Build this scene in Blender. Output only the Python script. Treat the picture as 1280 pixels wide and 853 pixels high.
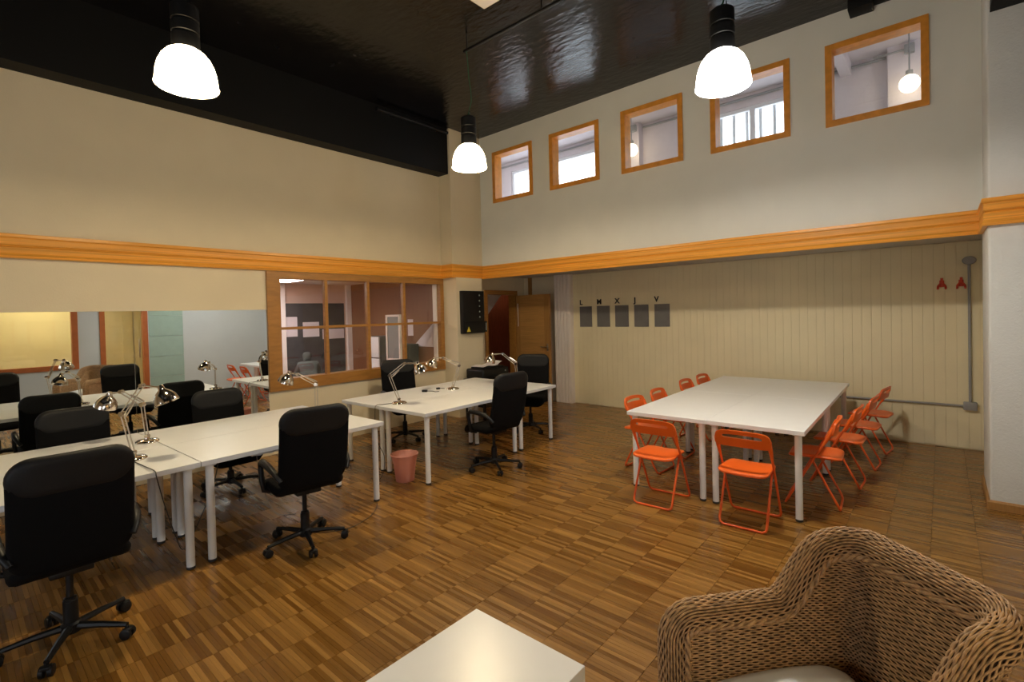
import bpy, bmesh, math, random
import numpy as np
from mathutils import Vector, Matrix
random.seed(7)
for o in list(bpy.data.objects): bpy.data.objects.remove(o)
SC = bpy.context.scene
COL = SC.collection
PI = math.pi

# ------------------------------------------------------------------ camera
cd = bpy.data.cameras.new('camera'); cam = bpy.data.objects.new('camera', cd); COL.objects.link(cam)
cd.sensor_fit = 'HORIZONTAL'; cd.sensor_width = 36.0; cd.lens = 617.1/1280*36.0
cd.shift_y = -0.01834; cd.clip_start = 0.05
YAW, PITCH, ROLL = (math.radians(a) for a in (-41.0701, -1.01374, -1.43699))
_f = Vector((math.sin(YAW)*math.cos(PITCH), math.cos(YAW)*math.cos(PITCH), math.sin(PITCH)))
_r0 = Vector((math.cos(YAW), -math.sin(YAW), 0)); _u0 = _r0.cross(_f)
_r = math.cos(ROLL)*_r0 + math.sin(ROLL)*_u0; _u = -math.sin(ROLL)*_r0 + math.cos(ROLL)*_u0
CAMP = Vector((0, 0, 1.72))
cam.matrix_world = Matrix(((_r.x, _u.x, -_f.x, CAMP.x), (_r.y, _u.y, -_f.y, CAMP.y), (_r.z, _u.z, -_f.z, CAMP.z), (0, 0, 0, 1)))
SC.camera = cam

# ------------------------------------------------------------------ world, daylight, exposure
W = bpy.data.worlds.new('overcast_sky'); SC.world = W; W.use_nodes = True
bg = W.node_tree.nodes['Background']; bg.inputs[0].default_value = (0.86, 0.92, 1.0, 1); bg.inputs[1].default_value = 4.2
vs = SC.view_settings; vs.view_transform = 'Standard'; vs.look = 'None'; vs.exposure = 0.0; vs.gamma = 1.0; vs.use_curve_mapping = False
LAMP_WARM, LAMP_COOL = 25.0, 23.0

def portal(name, loc, rot, sx, sy):
    l = bpy.data.lights.new(name, 'AREA'); l.shape = 'RECTANGLE'; l.size = sx; l.size_y = sy; l.cycles.is_portal = True
    o = bpy.data.objects.new(name, l); COL.objects.link(o); o.location = loc; o.rotation_euler = rot
    return o
portal('daylight_portal', (0.74, -1.95, 1.55), (0, PI/2, 0), 1.5, 2.1)        # side window behind the camera, faces -X
portal('daylight_portal', (-5.6, 7.96, 3.68), (-PI/2, 0, 0), 2.2, 2.0)     # loft windows
portal('daylight_portal', (-2.1, 7.96, 3.68), (-PI/2, 0, 0), 1.5, 2.0)
portal('daylight_portal', (-2.2, -4.34, 1.75), (PI/2, 0, 0), 2.5, 1.7)     # rear window, added for daylight fill

# ------------------------------------------------------------------ materials
def mat(name, col, rough=0.5, metal=0.0, var=0.0, vscale=8.0, vstretch=(1, 1, 1), bump=0.0, bscale=60.0, bstretch=(1, 1, 1),
        emit=None, estr=0.0, coat=0.0, spec=0.5, rvar=0.0, alpha=1.0, sheen=0.0, trans=0.0):
    m = bpy.data.materials.new(name); m.use_nodes = True
    nt = m.node_tree; b = nt.nodes['Principled BSDF']; N = nt.nodes; L = nt.links
    b.inputs['Base Color'].default_value = (*col, 1); b.inputs['Roughness'].default_value = rough
    b.inputs['Metallic'].default_value = metal; b.inputs['Specular IOR Level'].default_value = spec
    b.inputs['Coat Weight'].default_value = coat; b.inputs['Alpha'].default_value = alpha
    b.inputs['Sheen Weight'].default_value = sheen; b.inputs['Transmission Weight'].default_value = trans
    tc = N.new('ShaderNodeNewGeometry')
    if var or rvar:
        mp = N.new('ShaderNodeMapping'); mp.inputs['Scale'].default_value = [vscale*s for s in vstretch]; L.new(tc.outputs['Position'], mp.inputs[0])
        nz = N.new('ShaderNodeTexNoise'); nz.inputs['Scale'].default_value = 1; nz.inputs['Detail'].default_value = 5; L.new(mp.outputs[0], nz.inputs['Vector'])
        if var:
            r = N.new('ShaderNodeValToRGB'); L.new(nz.outputs['Fac'], r.inputs[0])
            r.color_ramp.elements[0].position = 0.3; r.color_ramp.elements[1].position = 0.7
            r.color_ramp.elements[0].color = (*[max(0, c*(1-var)) for c in col], 1); r.color_ramp.elements[1].color = (*[min(1, c*(1+var)) for c in col], 1)
            L.new(r.outputs[0], b.inputs['Base Color'])
        if rvar:
            mr = N.new('ShaderNodeMapRange'); mr.inputs['To Min'].default_value = max(0, rough-rvar); mr.inputs['To Max'].default_value = rough+rvar
            L.new(nz.outputs['Fac'], mr.inputs[0]); L.new(mr.outputs[0], b.inputs['Roughness'])
    if bump:
        mp = N.new('ShaderNodeMapping'); mp.inputs['Scale'].default_value = [bscale*s for s in bstretch]; L.new(tc.outputs['Position'], mp.inputs[0])
        nz = N.new('ShaderNodeTexNoise'); nz.inputs['Scale'].default_value = 1; nz.inputs['Detail'].default_value = 4; L.new(mp.outputs[0], nz.inputs['Vector'])
        bp = N.new('ShaderNodeBump'); bp.inputs['Strength'].default_value = bump; bp.inputs['Distance'].default_value = 0.01
        L.new(nz.outputs['Fac'], bp.inputs['Height']); L.new(bp.outputs[0], b.inputs['Normal'])
    if emit:
        b.inputs['Emission Color'].default_value = (*emit, 1); b.inputs['Emission Strength'].default_value = estr
    return m

def glass_mat(name, tint=(0.97, 0.98, 0.98), refl=0.035):
    m = bpy.data.materials.new(name); m.use_nodes = True; nt = m.node_tree; N = nt.nodes; L = nt.links
    for n in list(N): N.remove(n)
    o = N.new('ShaderNodeOutputMaterial'); t = N.new('ShaderNodeBsdfTransparent'); g = N.new('ShaderNodeBsdfGlossy'); mx = N.new('ShaderNodeMixShader')
    t.inputs[0].default_value = (*tint, 1); g.inputs['Roughness'].default_value = 0.0; g.inputs[0].default_value = (0.9, 0.95, 0.95, 1)
    lw = N.new('ShaderNodeLayerWeight'); pw = N.new('ShaderNodeMath'); pw.operation = 'POWER'; pw.inputs[1].default_value = 4.0; L.new(lw.outputs['Facing'], pw.inputs[0])
    ad = N.new('ShaderNodeMath'); ad.operation = 'MULTIPLY_ADD'; ad.inputs[1].default_value = 0.6; ad.inputs[2].default_value = refl; L.new(pw.outputs[0], ad.inputs[0])
    L.new(ad.outputs[0], mx.inputs[0]); L.new(t.outputs[0], mx.inputs[1]); L.new(g.outputs[0], mx.inputs[2]); L.new(mx.outputs[0], o.inputs[0])
    return m

def parquet_mat():
    m = bpy.data.materials.new('oak_parquet'); m.use_nodes = True; nt = m.node_tree; N = nt.nodes; L = nt.links; b = N['Principled BSDF']
    g = N.new('ShaderNodeNewGeometry'); sp = N.new('ShaderNodeSeparateXYZ'); L.new(g.outputs['Position'], sp.inputs[0])
    def m2(op, a, v):
        n = N.new('ShaderNodeMath'); n.operation = op; L.new(a, n.inputs[0]); n.inputs[1].default_value = v; return n.outputs[0]
    cx = m2('FLOOR', m2('DIVIDE', m2('ADD', sp.outputs[0], FX0), FLX), 0); cy = m2('FLOOR', m2('DIVIDE', m2('ADD', sp.outputs[1], FY0), FLY), 0)
    cb = N.new('ShaderNodeCombineXYZ'); L.new(cx, cb.inputs[0]); L.new(cy, cb.inputs[1])
    wn = N.new('ShaderNodeTexWhiteNoise'); L.new(cb.outputs[0], wn.inputs['Vector'])
    # tone of a whole 5-strip finger block + tone of the single strip
    cy5 = m2('FLOOR', m2('DIVIDE', cy, 5.0), 0); cb5 = N.new('ShaderNodeCombineXYZ'); L.new(cx, cb5.inputs[0]); L.new(cy5, cb5.inputs[1]); cb5.inputs[2].default_value = 3.3
    wn5 = N.new('ShaderNodeTexWhiteNoise'); L.new(cb5.outputs[0], wn5.inputs['Vector'])
    mx = N.new('ShaderNodeMix'); mx.data_type = 'FLOAT'; mx.inputs[0].default_value = 0.08; L.new(wn.outputs['Value'], mx.inputs[2]); L.new(wn5.outputs['Value'], mx.inputs[3])
    r = N.new('ShaderNodeValToRGB'); L.new(mx.outputs[0], r.inputs[0]); e = r.color_ramp.elements
    e[0].position = 0.05; e[0].color = (0.145, 0.062, 0.0110, 1); e[1].position = 0.95; e[1].color = (0.340, 0.168, 0.034, 1)
    x = e.new(0.4); x.color = (0.196, 0.089, 0.0155, 1); x = e.new(0.7); x.color = (0.250, 0.118, 0.0215, 1)
    mp = N.new('ShaderNodeMapping'); mp.inputs['Scale'].default_value = (5, 95, 10); L.new(g.outputs['Position'], mp.inputs[0])
    nz = N.new('ShaderNodeTexNoise'); nz.inputs['Scale'].default_value = 1; nz.inputs['Detail'].default_value = 4; L.new(mp.outputs[0], nz.inputs['Vector'])
    mr = N.new('ShaderNodeMapRange'); mr.inputs['To Min'].default_value = 0.62; mr.inputs['To Max'].default_value = 1.36; L.new(nz.outputs['Fac'], mr.inputs[0])
    mu = N.new('ShaderNodeMix'); mu.data_type = 'RGBA'; mu.blend_type = 'MULTIPLY'; mu.inputs[0].default_value = 1; L.new(r.outputs[0], mu.inputs[6]); L.new(mr.outputs[0], mu.inputs[7])
    L.new(mu.outputs[2], b.inputs['Base Color'])
    mr2 = N.new('ShaderNodeMapRange'); mr2.inputs['To Min'].default_value = 0.2; mr2.inputs['To Max'].default_value = 0.4; L.new(wn.outputs['Value'], mr2.inputs[0]); L.new(mr2.outputs[0], b.inputs['Roughness'])
    bp = N.new('ShaderNodeBump'); bp.inputs['Strength'].default_value = 0.06; bp.inputs['Distance'].default_value = 0.004; L.new(nz.outputs['Fac'], bp.inputs['Height']); L.new(bp.outputs[0], b.inputs['Normal'])
    b.inputs['Coat Weight'].default_value = 0.15; b.inputs['Coat Roughness'].default_value = 0.12
    return m
FLX, FLY = 0.2525, 0.0252
FX0, FY0 = 1.334+40*FLX, 40.0*FLY*10
MT = {}
MT['parquet'] = parquet_mat()
MT['joint'] = mat('dark_joint', (0.05, 0.024, 0.008), 0.7)
MT['wall'] = mat('cream_wall_paint', (0.70, 0.61, 0.435), 0.75, var=0.03, vscale=2.0, bump=0.12, bscale=90)
MT['wall_back'] = mat('off_white_wall_paint', (0.75, 0.75, 0.69), 0.75, var=0.03, vscale=2.0, bump=0.12, bscale=90)
MT['wall_right'] = mat('pale_blue_grey_paint', (0.60, 0.65, 0.69), 0.7, var=0.03, vscale=2.0, bump=0.1, bscale=90)
MT['pillar'] = mat('white_textured_plaster', (0.68, 0.69, 0.67), 0.8, var=0.02, bump=0.35, bscale=70)
MT['black'] = mat('glossy_black_paint', (0.005, 0.0045, 0.005), 0.22, spec=0.5, bump=0.7, bscale=6.0, bstretch=(1, 2.2, 1), rvar=0.12, vscale=3.0)
MT['blackbeam'] = mat('matt_black_paint', (0.003, 0.003, 0.003), 0.6, spec=0.25)
MT['orange_trim'] = mat('orange_varnished_pine', (0.78, 0.34, 0.042), 0.38, var=0.22, vscale=1.0, vstretch=(0.6, 0.6, 70))
MT['orange_frame'] = mat('orange_varnished_frame', (0.70, 0.285, 0.036), 0.4, var=0.12, vscale=14.0)
MT['brown_frame'] = mat('honey_wood_frame', (0.36, 0.165, 0.035), 0.4, var=0.15, vscale=6, vstretch=(4, 1, 5))
MT['red_frame'] = mat('red_brown_frame', (0.46, 0.13, 0.035), 0.45, var=0.1, vscale=9)
MT['yellow'] = mat('yellow_cream_board', (0.80, 0.715, 0.48), 0.6, var=0.03, vscale=3.0)
MT['yellow_gap'] = mat('yellow_cream_groove', (0.62, 0.54, 0.33), 0.8)
MT['white_trim'] = mat('white_gloss_paint', (0.86, 0.79, 0.74), 0.45, var=0.02)
MT['soffit'] = mat('grey_soffit', (0.5, 0.48, 0.45), 0.8, var=0.08, vscale=6)
MT['door'] = mat('oak_door_veneer', (0.44, 0.23, 0.07), 0.42, var=0.16, vscale=3.0, vstretch=(1, 1, 22))
MT['door_dark'] = mat('oak_door_stile', (0.36, 0.18, 0.052), 0.42, var=0.16, vscale=3.0, vstretch=(22, 22, 1))
MT['red_wood'] = mat('dark_red_wood', (0.22, 0.055, 0.026), 0.5, var=0.25, vscale=4, vstretch=(12, 12, 1))
MT['brown_wood'] = mat('brown_wood_wall', (0.24, 0.105, 0.048), 0.5, var=0.12, vscale=4, vstretch=(10, 10, 0.6))
MT['white_top'] = mat('white_melamine', (0.80, 0.81, 0.82), 0.28, var=0.01)
MT['white_edge'] = mat('white_edging', (0.72, 0.76, 0.82), 0.4)
MT['white_leg'] = mat('white_painted_steel', (0.80, 0.80, 0.79), 0.35)
MT['foot'] = mat('dark_plastic_foot', (0.02, 0.02, 0.02), 0.5)
MT['fabric'] = mat('black_chair_fabric', (0.0035, 0.0035, 0.004), 0.9, bump=0.15, bscale=400, spec=0.15)
MT['leather'] = mat('black_chair_leatherette', (0.006, 0.006, 0.0065), 0.55, bump=0.1, bscale=300, spec=0.3)
MT['plastic'] = mat('black_plastic', (0.005, 0.005, 0.0055), 0.45, spec=0.35)
MT['orange'] = mat('orange_plastic', (0.80, 0.125, 0.012), 0.32, var=0.02)
MT['orange_steel'] = mat('orange_painted_steel', (0.74, 0.105, 0.014), 0.35)
MT['chrome'] = mat('polished_chrome', (0.72, 0.66, 0.58), 0.12, metal=1.0)
MT['nickel'] = mat('brushed_nickel', (0.55, 0.50, 0.43), 0.28, metal=1.0)
MT['mirror'] = mat('mirror_glass', (0.80, 0.84, 0.84), 0.0, metal=1.0)
MT['glass'] = glass_mat('window_glass')
MT['wicker'] = mat('natural_rattan', (0.50, 0.305, 0.15), 0.45, var=0.35, vscale=45)
MT['wicker_dark'] = mat('rattan_core', (0.07, 0.032, 0.012), 0.8, var=0.2, vscale=30)
MT['cushion'] = mat('white_cotton', (0.84, 0.86, 0.90), 0.85, var=0.03, bump=0.25, bscale=25)
MT['bin'] = mat('pink_translucent_plastic', (0.90, 0.42, 0.33), 0.4, alpha=0.62)
MT['grey_panel'] = mat('grey_slate_board', (0.155, 0.150, 0.145), 0.55, var=0.08, vscale=8)
MT['ink'] = mat('black_lettering', (0.012, 0.011, 0.01), 0.6)
MT['conduit'] = mat('grey_conduit', (0.30, 0.30, 0.30), 0.5)
MT['red'] = mat('red_orange_plastic', (0.60, 0.055, 0.02), 0.4)
MT['cable'] = mat('black_cable', (0.015, 0.013, 0.012), 0.5)
MT['green_cable'] = mat('green_cable', (0.03, 0.13, 0.055), 0.5)
MT['cord'] = mat('grey_cord', (0.20, 0.16, 0.13), 0.5)
MT['loft'] = mat('loft_white_plaster', (0.66, 0.60, 0.63), 0.8, var=0.03, bump=0.2, bscale=30)
MT['upvc'] = mat('white_window_profile', (0.75, 0.75, 0.78), 0.4)
MT['green_tile'] = mat('sea_green_panel', (0.36, 0.50, 0.46), 0.35, var=0.04)
MT['dark_board'] = mat('dark_notice_board', (0.060, 0.055, 0.058), 0.7, var=0.25, vscale=5)
MT['paper'] = mat('white_paper', (0.75, 0.68, 0.70), 0.7)
MT['peach'] = mat('peach_paint', (0.66, 0.47, 0.38), 0.7)
MT['office_wall'] = mat('pinkish_white_paint', (0.72, 0.65, 0.64), 0.7)
MT['steel'] = mat('fridge_enamel', (0.72, 0.72, 0.74), 0.3)
MT['grey_cloth'] = mat('grey_cloth', (0.07, 0.078, 0.074), 0.85, var=0.1, vscale=20)
MT['skin'] = mat('skin', (0.45, 0.28, 0.2), 0.6)
MT['screen'] = mat('glass_board', (0.25, 0.27, 0.27), 0.2)
MT['yellow_mark'] = mat('yellow_warning', (0.75, 0.60, 0.05), 0.5)
MT['white_mark'] = mat('pale_indicator', (0.35, 0.40, 0.38), 0.5)
MT['cream'] = mat('cream_plastic', (0.72, 0.62, 0.45), 0.5)
MT['shade_warm'] = mat('lit_shade_warm', (0.9, 0.88, 0.8), 0.3, emit=(1.0, 0.79, 0.47), estr=LAMP_WARM)
MT['shade_cool'] = mat('lit_shade_neutral', (0.9, 0.9, 0.88), 0.3, emit=(1.0, 0.94, 0.84), estr=LAMP_COOL)
MT['globe'] = mat('lit_globe', (0.9, 0.88, 0.8), 0.3, emit=(1.0, 0.82, 0.52), estr=7.0)
MT['tube'] = mat('lit_office_panel', (0.9, 0.9, 0.9), 0.3, emit=(1.0, 0.88, 0.86), estr=22.0)
MT['fill_warm'] = mat('side_room_fill_glow', (0.9, 0.9, 0.8), 0.3, emit=(1.0, 0.80, 0.42), estr=16.0)

# ------------------------------------------------------------------ mesh helpers
class MB:
    def __init__(s): s.v = []; s.f = []
    def add(s, v, f):
        n = len(s.v); s.v += [tuple(p) for p in v]; s.f += [tuple(i+n for i in q) for q in f]; return s
    def box(s, x0, x1, y0, y1, z0, z1):
        return s.add([(x0, y0, z0), (x1, y0, z0), (x1, y1, z0), (x0, y1, z0), (x0, y0, z1), (x1, y0, z1), (x1, y1, z1), (x0, y1, z1)],
                     [(3, 2, 1, 0), (4, 5, 6, 7), (0, 1, 5, 4), (1, 2, 6, 5), (2, 3, 7, 6), (3, 0, 4, 7)])
    def rbox(s, x0, x1, y0, y1, z0, z1, r, seg=2):
        bm = bmesh.new(); bmesh.ops.create_cube(bm, size=1.0)
        for v in bm.verts: v.co = ((x0+x1)/2+v.co.x*(x1-x0), (y0+y1)/2+v.co.y*(y1-y0), (z0+z1)/2+v.co.z*(z1-z0))
        bmesh.ops.bevel(bm, geom=list(bm.edges), offset=r, segments=seg, affect='EDGES', profile=0.5)
        bm.verts.ensure_lookup_table(); bm.verts.index_update()
        s.add([v.co[:] for v in bm.verts], [[v.index for v in f.verts] for f in bm.faces]); bm.free(); return s
    def tube(s, pts, r, n=8, cap=True, closed=False):
        pts = [Vector(p) for p in pts]; m = len(pts); rs = r if isinstance(r, (list, tuple)) else [r]*m
        ref = None; rings = []
        for i, p in enumerate(pts):
            a = pts[i-1] if (i > 0 or closed) else p; c = pts[(i+1) % m] if (i < m-1 or closed) else p
            t = (c-a).normalized()
            if ref is None: ref = Vector((0, 0, 1)) if abs(t.z) < 0.9 else Vector((1, 0, 0))
            u = ref - t*ref.dot(t)
            if u.length < 1e-5: u = t.orthogonal()
            u.normalize(); w = t.cross(u); ref = u
            rings.append([p + (u*math.cos(2*PI*k/n) + w*math.sin(2*PI*k/n))*rs[i] for k in range(n)])
        v = [q for R_ in rings for q in R_]; f = []
        for i in range(m if closed else m-1):
            j = (i+1) % m
            f += [(i*n+k, i*n+(k+1) % n, j*n+(k+1) % n, j*n+k) for k in range(n)]
        if cap and not closed: f += [tuple(range(n))[::-1], tuple((m-1)*n+k for k in range(n))]
        return s.add(v, f)
    def lathe(s, prof, n=20, c=(0, 0, 0), close=False):
        v = []; f = []; m = len(prof)
        for r, z in prof: v += [(c[0]+r*math.cos(2*PI*k/n), c[1]+r*math.sin(2*PI*k/n), c[2]+z) for k in range(n)]
        for i in range(m-1): f += [(i*n+k, i*n+(k+1) % n, (i+1)*n+(k+1) % n, (i+1)*n+k) for k in range(n)]
        if prof[0][0] > 1e-6 and close: f.append(tuple(range(n))[::-1])
        if prof[-1][0] > 1e-6 and close: f.append(tuple((m-1)*n+k for k in range(n)))
        return s.add(v, f)
    def pad(s, w, h, r, t, fn, n=6, edge=0.35):
        """rounded-rectangle cushion, outline in (a,b), thickness t along c; fn(a,b,c)->xyz"""
        out = []
        for (cx, cy, a0) in ((w/2-r, h/2-r, 0), (-w/2+r, h/2-r, PI/2), (-w/2+r, -h/2+r, PI), (w/2-r, -h/2+r, 1.5*PI)):
            for k in range(n+1):
                a = a0+k*PI/2/n; out.append((cx+r*math.cos(a), cy+r*math.sin(a)))
        # add mid points on the straight sides so the pad can bend
        o2 = []
        for i, p in enumerate(out):
            o2.append(p); q = out[(i+1) % len(out)]
            if math.hypot(q[0]-p[0], q[1]-p[1]) > 0.08:
                for k in (1, 2, 3): o2.append((p[0]+(q[0]-p[0])*k/4, p[1]+(q[1]-p[1])*k/4))
        e = t*edge; M = len(o2); v = []; f = []
        lay = [(0.0, t/2), (0.35, t/2), (0.7, t/2)]
        rings = []
        def ring(ins, c, sc=1.0):
            rr = []
            for a, b in o2:
                rr.append(fn((a - (ins if a > 0 else -ins)*min(1, abs(a)/(w/2)))*sc, (b - (ins if b > 0 else -ins)*min(1, abs(b)/(h/2)))*sc, c))
            return rr
        spec = [(e, -t/2, 0.4), (e, -t/2, 0.75), (e, -t/2, 1), (e*0.3, -t/2+e*0.3, 1), (0, -t/2+e, 1), (0, t/2-e, 1), (e*0.3, t/2-e*0.3, 1), (e, t/2, 1), (e, t/2, 0.75), (e, t/2, 0.4)]
        for ins, c, sc in spec: v += ring(ins, c, sc)
        for i in range(len(spec)-1): f += [(i*M+k, i*M+(k+1) % M, (i+1)*M+(k+1) % M, (i+1)*M+k) for k in range(M)]
        v.append(fn(0, 0, -t/2)); f += [(len(v)-1, (k+1) % M, k) for k in range(M)]
        v.append(fn(0, 0, t/2)); b0 = (len(spec)-1)*M; f += [(len(v)-1, b0+k, b0+(k+1) % M) for k in range(M)]
        return s.add(v, f)
    def mesh(s, name, smooth=35):
        me = bpy.data.meshes.new(name); me.from_pydata(s.v, [], s.f); me.update()
        bm = bmesh.new(); bm.from_mesh(me); bmesh.ops.recalc_face_normals(bm, faces=bm.faces); bm.to_mesh(me); bm.free()
        if smooth:
            me.polygons.foreach_set('use_smooth', [True]*len(me.polygons)); me.set_sharp_from_angle(angle=math.radians(smooth))
        return me
    def build(s, name, m, parent=None, loc=(0, 0, 0), rz=0.0, smooth=35):
        return link(name, s.mesh(name, smooth), m, parent, loc, rz)

def link(name, me, m, parent=None, loc=(0, 0, 0), rz=0.0):
    o = bpy.data.objects.new(name, me); COL.objects.link(o)
    if m is not None and not me.materials: me.materials.append(MT[m])
    o.location = loc; o.rotation_euler = (0, 0, rz); o.parent = parent
    return o
def tag(o, label=None, cat=None, group=None, kind=None):
    if label: o['label'] = label
    if cat: o['category'] = cat
    if group: o['group'] = group
    if kind: o['kind'] = kind
    return o
def thing(name, label, cat, loc=(0, 0, 0), rz=0.0, group=None):
    o = bpy.data.objects.new(name, None); COL.objects.link(o); o.empty_display_size = 0.1
    o.location = loc; o.rotation_euler = (0, 0, rz); return tag(o, label, cat, group)
def struct(name, mb, m, parent=None, smooth=0):
    o = mb.build(name, m, parent, smooth=smooth)
    if parent is None: o['kind'] = 'structure'
    return o
def copy_tree(o, parent=None):
    c = o.copy(); COL.objects.link(c); c.parent = parent
    for ch in o.children: copy_tree(ch, c)
    return c
def dup(proto, loc, rz, label, group=None, rx=0.0):
    c = copy_tree(proto); c.location = loc; c.rotation_euler = (rx, 0, rz); c['label'] = label
    if group: c['group'] = group
    return c

# ------------------------------------------------------------------ the shell
XL, XR, YB, YW, YR, ZC = -6.43, 0.60, 6.29, 7.80, -4.2, 4.82
def wall_with_holes(a0, a1, z0, z1, holes, put):
    """rectangles of a wall around its openings: put(a0,a1,z0,z1)"""
    xs = sorted({a0, a1, *[h[0] for h in holes], *[h[1] for h in holes]}); zs = sorted({z0, z1, *[h[2] for h in holes], *[h[3] for h in holes]})
    for i in range(len(xs)-1):
        run = None
        for j in range(len(zs)-1):
            cx, cz = (xs[i]+xs[i+1])/2, (zs[j]+zs[j+1])/2
            solid = not any(h[0] < cx < h[1] and h[2] < cz < h[3] for h in holes)
            if solid and run is None: run = zs[j]
            if (not solid) and run is not None: put(xs[i], xs[i+1], run, zs[j]); run = None
        if run is not None: put(xs[i], xs[i+1], run, z1)

# floor: dark bed + strips
fl = MB().box(XL-0.2, XR+0.3, YR-0.2, YW+0.2, -0.12, -0.006)
floor = struct('floor', fl, 'joint')
gap = 0.0005; gapx = 0.0013
strip_me = MB().box(-FLX/2+gapx, FLX/2-gapx, -FLY/2+gap, FLY/2-gap, -0.008, 0.0).mesh('parquet_strip', 0)
strip_me.materials.append(MT['parquet'])
cells = []
ix0, ix1 = int(math.floor((XL+FX0)/FLX)), int(math.ceil((XR+FX0)/FLX)); iy0, iy1 = int(math.floor((YR+FY0)/FLY)), int(math.ceil((YW+FY0)/FLY))
def seen(p):
    d = Vector(p)-CAMP; c = d.dot(_f)
    if c < 0.3: return None
    x = 640+617.1*d.dot(_r)/c; y = 403-617.1*d.dot(_u)/c
    return (x, y, c) if 0 < x < 1280 and 0 < y < 850 else None
cand = []
for ix in range(ix0, ix1):
    for iy in range(iy0, iy1):
        x = (ix+0.5)*FLX-FX0; y = (iy+0.5)*FLY-FY0
        s_ = seen((x, y, 0)); cells.append((ix, iy, x, y))
        if s_ and not (-1.62 < x < -0.88 and y < 2.05) and not (x > -1.25 and y < 2.75 and s_[0] > 800) and s_[1] > 600:
            cand.append((s_[2]**3/1.72, ix, iy))
near = {(c[1], c[2]) for c in sorted(cand)[:300]}
rest = MB(); rng = random.Random(3)
for ix, iy, x, y in cells:
    dz = rng.uniform(-0.0007, 0.0002)
    if (ix, iy) in near:
        link('parquet_strip', strip_me, None, floor, (x, y, dz))
    else:
        a, b = FLX/2-gapx, FLY/2-gap
        rest.v += [(x-a, y-b, -0.008), (x+a, y-b, -0.008), (x+a, y+b, -0.008), (x-a, y+b, -0.008), (x-a, y-b, dz), (x+a, y-b, dz), (x+a, y+b, dz), (x-a, y+b, dz)]
        n = len(rest.v)-8; rest.f += [(n+4, n+5, n+6, n+7), (n, n+1, n+5, n+4), (n+1, n+2, n+6, n+5), (n+2, n+3, n+7, n+6), (n+3, n, n+4, n+7)]
me = bpy.data.meshes.new('parquet_strips'); me.from_pydata(rest.v, [], rest.f); me.update(); me.materials.append(MT['parquet'])
tag(link('parquet_strips', me, None, floor), kind='stuff')

# ceiling
struct('ceiling', MB().box(XL-0.12, XR+0.12, YR-0.1, YB, ZC, ZC+0.15), 'black')
struct('beam_left', MB().box(XL, -6.19, YR, 5.576, 4.07, ZC), 'blackbeam')
struct('beam_right', MB().box(0.31, XR, YR, 5.65, 4.07, ZC), 'blackbeam')

# walls
m = MB(); wall_with_holes(YR, 7.95, 0, ZC, [(2.80, 5.55, 0.90, 2.28), (6.66, 7.48, 0, 2.12), (6.43, 7.95, 2.5, ZC)], lambda a, b, c, d: m.box(XL-0.14, XL, a, b, c, d))
wall_left = struct('wall_left', m, 'wall')
WIN = [(-5.83, -4.96), (-4.61, -3.725), (-3.365, -2.49), (-2.14, -1.265), (-0.927, -0.075)]
m = MB(); wall_with_holes(-6.35, XR, 2.43, ZC+0.03, [(a+0.05, b-0.05, 3.68, 4.445) for a, b in WIN], lambda a, b, c, d: m.box(a, b, YB, YB+0.14, c, d))
struct('wall_back', m, 'wall_back')
struct('pillar_left', MB().box(XL, -6.147, 5.576, YB+0.14, 2.345, ZC).box(XL, -6.085, 5.60, 6.20, 0, 2.345), 'wall')
m = MB().rbox(0.29, XR+0.1, 5.65, 6.44, -0.02, ZC+0.05, 0.02, 3)
struct('pillar_right', m, 'pillar', smooth=40)
struct('niche_ceiling', MB().box(-6.43, XR+0.1, YB+0.14, YW+0.12, 2.43, 2.55).box(-6.43, XR, YB+0.02, YB+0.14, 2.36, 2.43), 'soffit')
m = MB(); wall_with_holes(YR, 5.66, 0, ZC, [(-3.0, -0.9, 0.8, 2.3), (0.0, 1.70, 0.89, 2.24), (2.22, 2.90, 0, 2.24)], lambda a, b, c, d: m.box(XR, XR+0.12, a, b, c, d))
struct('wall_right', m, 'wall_right')
m = MB(); wall_with_holes(XL-0.14, XR+0.12, 0, ZC, [(-3.45, -0.95, 0.9, 2.6)], lambda a, b, c, d: m.box(a, b, YR-0.12, YR, c, d))
struct('wall_rear', m, 'wall')
# niche wall: yellow boards
niche = struct('wall_niche', MB().box(-5.25, XR+0.1, YW+0.004, YW+0.12, 0, 2.43), 'yellow_gap')
struct('wall_niche_end', MB().box(0.56, 0.68, 6.44, YW, 0, 2.43), 'yellow')
bw = 0.1015; bm_ = MB()
b2 = MB(); w2 = bw/2-0.0005
b2.add([(-w2, 0.006, 0), (-w2, -0.001, 0), (-w2+0.001, -0.0025, 0), (w2-0.001, -0.0025, 0), (w2, -0.001, 0), (w2, 0.006, 0),
        (-w2, 0.006, 2.41), (-w2, -0.001, 2.41), (-w2+0.001, -0.0025, 2.41), (w2-0.001, -0.0025, 2.41), (w2, -0.001, 2.41), (w2, 0.006, 2.41)],
       [(0, 1, 7, 6), (1, 2, 8, 7), (2, 3, 9, 8), (3, 4, 10, 9), (4, 5, 11, 10), (6, 7, 8, 9, 10, 11), (5, 4, 3, 2, 1, 0)])
bme = b2.mesh('wall_board', 0); bme.materials.append(MT['yellow'])
x = -5.20; 
while x < 0.55:
    link('wall_board', bme, None, niche, (x, YW, 0.012 + random.uniform(0, 0.006))); x += bw
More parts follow.
